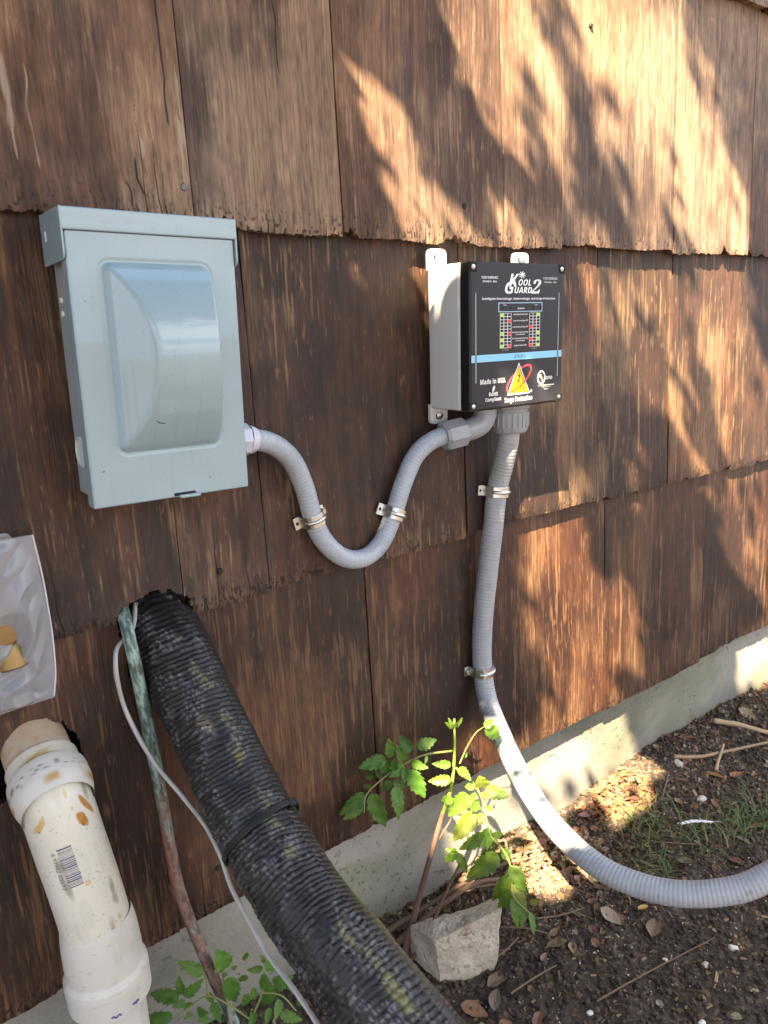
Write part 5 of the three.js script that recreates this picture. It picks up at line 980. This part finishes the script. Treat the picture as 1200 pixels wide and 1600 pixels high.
{
  const bark = std(C(0.115, 0.065, 0.045), 0.75), green = phys(C(0.20, 0.27, 0.04), 0.5), thin = phys(C(0.20, 0.22, 0.06), 0.55);
  const mid = [greenMat(C(0.115, 0.245, 0.036)), greenMat(C(0.14, 0.275, 0.04)), greenMat(C(0.095, 0.21, 0.032))], yel = greenMat(C(0.24, 0.27, 0.04), 0.45), light = [greenMat(C(0.135, 0.235, 0.026), 0.48), greenMat(C(0.155, 0.255, 0.028), 0.48)];
  const t = thing('sapling', 'young green sapling with toothed leaves growing between stone and foundation', 'plant', V(0.4904, 0, 0.0407));
  part(t, 'stem', sweep(curveOf([[0.4870, -0.02, 0.0400], [0.4904, 0.0181, 0.0407], [0.5059, 0.0684, 0.0432], [0.5261, 0.1390, 0.0493], [0.5431, 0.2005, 0.0558]]), 60, 14, (s, a, L) => 0.0046 * (1 - 0.32 * s / L) * (0.94 + 0.12 * vn(s * 90, Math.cos(a) * 2)), { caps: true }), bark);
  part(t, 'shoot', sweep(curveOf([[0.5425, 0.1980, 0.0556], [0.5541, 0.2347, 0.0599], [0.5611, 0.2765, 0.0586], [0.5686, 0.3193, 0.0509]]), 40, 10, (s, a, L) => 0.0026 * (1 - 0.5 * s / L), { caps: true }), green);
  part(t, 'side_stem', sweep(curveOf([[0.492, 0.0, 0.048], [0.508, 0.045, 0.064], [0.530, 0.095, 0.072], [0.550, 0.138, 0.080]]), 40, 10, (s, a, L) => 0.0024 * (1 - 0.3 * s / L), { caps: true }), bark);
  part(t, 'side_stem', sweep(curveOf([[0.538, 0.162, 0.053], [0.541, 0.178, 0.060], [0.553, 0.190, 0.060], [0.5560, 0.215, 0.0590]]), 30, 8, () => 0.0013, { caps: true }), bark);
  frond(t, ['rA'], [LA], mid, thin, 0.0015);
  frond(t, ['rB', 'rC'], [LB, LC], [...light, ...light, mid[1], yel], thin, 0.0016);
  frond(t, ['rU'], [LU], [light[0], mid[1]], thin, 0.0011);
  const tip = part(t, 'shoot_tip', sweep(curveOf([[0.5680, 0.3150, 0.0513], [0.5688, 0.3210, 0.0508]]), 4, 6, () => 0.0012, { caps: true }), green);
  for (const q of LT) part(tip, 'leaflet', leaflet(q), light[0]);
  const b = thing('weed_plant', 'low green weed with toothed leaves at the foot of the copper pipe', 'plant', V(0.258, 0.0, 0.066));
  part(b, 'stem', sweep(curveOf([[0.2560, -0.02, 0.058], [0.2570, 0.04, 0.064], [0.2580, 0.084, 0.066]]), 20, 9, (s, a, L) => 0.0022 * (1 - 0.3 * s / L), { caps: true }), bark);
  frond(b, ['rP1', 'rP1b'], [LP1], mid, thin, 0.0013);
  frond(b, ['rP2', 'rP2b'], [LP2], [mid[0], mid[1], light[0]], thin, 0.0013);
  part(b, 'dead_stem', sweep(curveOf([[0.2490, -0.02, 0.035], [0.2480, 0.06, 0.033], [0.2470, 0.150, 0.028]]), 20, 8, () => 0.0022, { caps: true }), std(C(0.30, 0.24, 0.17), 0.85));
}

// ---------------------------------------------------------------- tree out of view to the left, its crown shaped to dapple the wall
{
  // crown openings that place the sun patches: outlines on the wall plane, measured along the sun; [share of leaves kept, points]
  const GAPS = [
    [0.00, [[0.603, 1.19], [0.695, 1.22], [0.712, 1.081], [0.711, 1.030], [0.675, 1.050], [0.64, 1.10]]],
    [0.07, [[0.600, 1.19], [0.805, 1.235], [0.813, 1.014], [0.76, 1.001], [0.715, 1.02], [0.655, 1.07]]],
    [0.26, [[0.62, 1.30], [1.46, 1.34], [1.46, 0.89], [0.66, 0.89]]],
    [0.20, [[0.93, 0.89], [1.44, 0.89], [1.46, 0.50], [1.20, 0.50]]],
    [0.02, [[0.497, 1.047], [0.528, 1.024], [0.566, 0.97], [0.63, 0.902], [0.626, 0.885], [0.559, 0.885], [0.55, 0.906], [0.517, 0.979]]],
    [0.08, [[0.702, 1.003], [0.808, 1.021], [0.813, 0.952], [0.813, 0.890], [0.628, 0.885], [0.703, 0.945]]],
    [0.03, [[0.877, 1.161], [0.928, 1.12], [1.043, 1.023], [1.058, 0.917], [0.996, 0.928], [0.939, 0.976], [0.892, 1.045]]],
    [0.06, [[0.952, 1.254], [1.04, 1.272], [1.067, 1.103], [1.017, 1.117], [0.975, 1.159]]],
    [0.05, [[1.066, 1.068], [1.157, 1.01], [1.24, 0.908], [1.134, 0.905], [1.1, 0.969]]],
    [0.07, [[1.114, 1.177], [1.218, 1.109], [1.352, 0.932], [1.279, 0.919], [1.189, 1.05]]],
    [0.02, [[0.927, 0.882], [1.041, 0.884], [1.089, 0.837], [1.122, 0.788], [1.119, 0.763], [1.058, 0.765], [1.052, 0.686], [1.009, 0.69], [0.969, 0.783]]],
    [0.03, [[1.118, 0.866], [1.236, 0.868], [1.234, 0.742], [1.172, 0.761], [1.139, 0.797]]],
    [0.03, [[1.22, 0.7], [1.281, 0.712], [1.394, 0.581], [1.375, 0.553], [1.297, 0.539], [1.254, 0.608]]],
    [0.10, [[0.839, 0.897], [0.901, 0.899], [0.92, 0.72], [0.874, 0.742]]],
    [0.02, [[0.738, 0.592], [0.876, 0.575], [0.863, 0.537], [0.738, 0.532]]],
    [0.10, [[0.982, 0.628], [1.016, 0.614], [1.015, 0.531], [0.988, 0.546]]],
    [0.00, [[0.734, 0.514], [0.857, 0.523], [0.883, 0.453], [0.94, 0.365], [0.95, 0.21], [0.921, 0.197], [0.838, 0.27], [0.762, 0.396]]],
    [0.08, [[0.788, 0.243], [0.922, 0.183], [0.876, 0.115], [0.798, 0.124]]],
    [0.03, [[1.251, 0.481], [1.428, 0.527], [1.513, 0.216], [1.337, 0.353]]],
    [0.08, [[0.956, 0.415], [1.0, 0.405], [1.042, 0.221], [0.986, 0.239]]],
    [0.02, [[0.79, 0.183], [0.953, 0.216], [1.039, 0.056], [1.107, -0.028], [0.965, 0.022], [0.794, 0.038]]],
    [0.10, [[1.378, 0.198], [1.539, 0.195], [1.567, 0.048], [1.422, 0.081]]],
    [0.02, [[0.72, 0.07], [0.822, 0.01], [0.935, -0.20], [0.805, -0.15]]],
    [0.02, [[0.967, 0.025], [1.069, -0.02], [1.085, -0.11], [0.985, -0.085]]],
    [0.03, [[0.700, 0.215], [0.750, 0.205], [0.90, -0.13], [0.855, -0.14], [0.755, 0.08]]],
    [0.02, [[0.625, 0.245], [0.690, 0.235], [0.735, 0.03], [0.640, 0.00], [0.585, 0.16]]],
    [0.03, [[0.575, 0.875], [0.66, 0.875], [0.672, 0.745], [0.655, 0.735], [0.620, 0.800], [0.575, 0.828]]],
    [0.02, [[0.705, 0.880], [0.76, 0.880], [0.76, 0.855], [0.705, 0.855]]],
  ];
  const inside = (P, x, y) => { let c = false; for (let i = 0, j = P.length - 1; i < P.length; j = i++) { const [xi, yi] = P[i], [xj, yj] = P[j]; if ((yi > y) !== (yj > y) && x < (xj - xi) * (y - yi) / (yj - yi) + xi) c = !c; } return c; };
  const near = (P, x, y) => { let d = 9; for (let i = 0, j = P.length - 1; i < P.length; j = i++) { const ax = P[j][0], ay = P[j][1], bx = P[i][0] - ax, by = P[i][1] - ay, t = clamp(((x - ax) * bx + (y - ay) * by) / (bx * bx + by * by)); d = Math.min(d, Math.hypot(x - ax - bx * t, y - ay - by * t)); } return d; };
  const margin = 0.019;
  // slanting noise, not modelled twigs, thins the leaves so light falls in streaks
  const twigs = (x, y) => { const w = (vn(x * 9, y * 9) - 0.5) * 0.03; return fbm((0.87 * x + 0.49 * y + w) * 15, (0.49 * x - 0.87 * y) * 3.2, 3); };
  const keep = (x, y) => { let k = 1; for (const [s, P] of GAPS) { const v = s < 0.035 ? s : (twigs(x, y) > 0.67 - 0.9 * s ? 0.5 : 0); if (inside(P, x, y)) k = Math.min(k, v); else if (v < k && near(P, x, y) < (s < 0.035 ? 0.024 : margin)) k = Math.min(k, Math.max(v, 0.03)); } return k; };
  const blade = new THREE.BufferGeometry();
  { const n = 5, pos = [], idx = [], uv = []; for (let j = 0; j <= n; j++) { const t = j / n, w = 0.29 * Math.pow(Math.sin(Math.PI * (0.03 + 0.94 * t)), 0.8); for (const s of [-1, 0, 1]) { pos.push(s * w, Math.abs(s) * w * 0.3, t - 0.5); uv.push(0.5 + s / 2, t); } } for (let j = 0; j < n; j++) for (let i = 0; i < 2; i++) { const a = j * 3 + i; idx.push(a, a + 3, a + 1, a + 1, a + 3, a + 4); } blade.setAttribute('position', new THREE.Float32BufferAttribute(pos, 3)); blade.setAttribute('uv', new THREE.Float32BufferAttribute(uv, 2)); blade.setIndex(idx); blade.computeVertexNormals(); }
  const r = rng(404), D = SUN.clone(), leaves = [];
  const N = 92000;
  for (let i = 0; i < N; i++) {
    const core = i < 76000;
    const x = core ? -0.75 + r() * 3.15 : -2.6 + r() * 6.2, y = core ? -1.05 + r() * 2.75 : -3.2 + r() * 5.6, k = keep(x, y);
    if (r() > k) { r(); continue; }
    if (!core && x > -0.75 && x < 2.4 && y > -1.05 && y < 1.7) continue;
    if (!core && fbm(x * 1.4, y * 1.4, 3) < 0.45) continue;
    const low = near(GAPS[4][1], x, y) < 0.16, h = Math.max(low ? 0.36 + 0.2 * r() : 0.66 + 0.40 * r() + 0.16 * fbm(x * 2, y * 2, 2), (1.45 + 0.7 * r() - y) / D.y);   // distance along the sun in units of SUN; the crown hangs no lower than 1.45 m
    const p = V(x + D.x * h, y + D.y * h, D.z * h);
    leaves.push({ p, q: spin(r, 0.75), s: V(1, 1, 1).multiplyScalar(core ? 0.027 + 0.020 * r() : 0.040 + 0.026 * r()), c: C(0.055 + 0.04 * r(), 0.10 + 0.05 * r(), 0.022) });
  }
  const tree = thing('unseen_broadleaf_tree', 'broad leafy tree out of view left of the wall, placed to throw dappled shade on it', 'tree', V(-2.7, 0, 1.0));
  const bark = std(C(0.13, 0.10, 0.075), 0.9);
  const limb = (a, r0, r1) => sweep(curveOf(a), 40, 14, (s, q, L) => lerp(r0, r1, s / L) * (0.93 + 0.14 * vn(s * 12, Math.cos(q) * 2)), { caps: true });
  part(tree, 'trunk', limb([[-2.7, -0.1, 1.0], [-2.66, 0.7, 0.98], [-2.72, 1.5, 0.95], [-2.6, 2.4, 0.9], [-2.4, 3.2, 0.8]], 0.13, 0.07), bark);
  for (const [a, r0] of [[[[-2.63, 1.8, 0.93], [-2.2, 2.0, 0.80], [-1.6, 2.05, 0.74], [-0.95, 2.05, 0.72]], 0.035], [[[-2.6, 2.3, 0.9], [-2.1, 2.5, 0.85], [-1.5, 2.35, 0.80], [-0.9, 2.25, 0.80]], 0.03], [[[-2.67, 1.3, 0.96], [-2.2, 1.55, 0.9], [-1.7, 1.62, 0.84], [-1.1, 1.60, 0.80]], 0.025]])
    part(tree, 'branch', limb(a, r0, r0 * 0.3), bark);
  const im = scatter(blade, std(0xffffff, 0.6, 0, { side: THREE.DoubleSide }), leaves.length, (i) => ({ ...leaves[i], p: leaves[i].p.clone().sub(tree.position) }));
  im.name = 'crown'; im.castShadow = im.receiveShadow = true; im.userData.kind = 'stuff'; tree.add(im);
}

renderer.render(scene, camera);
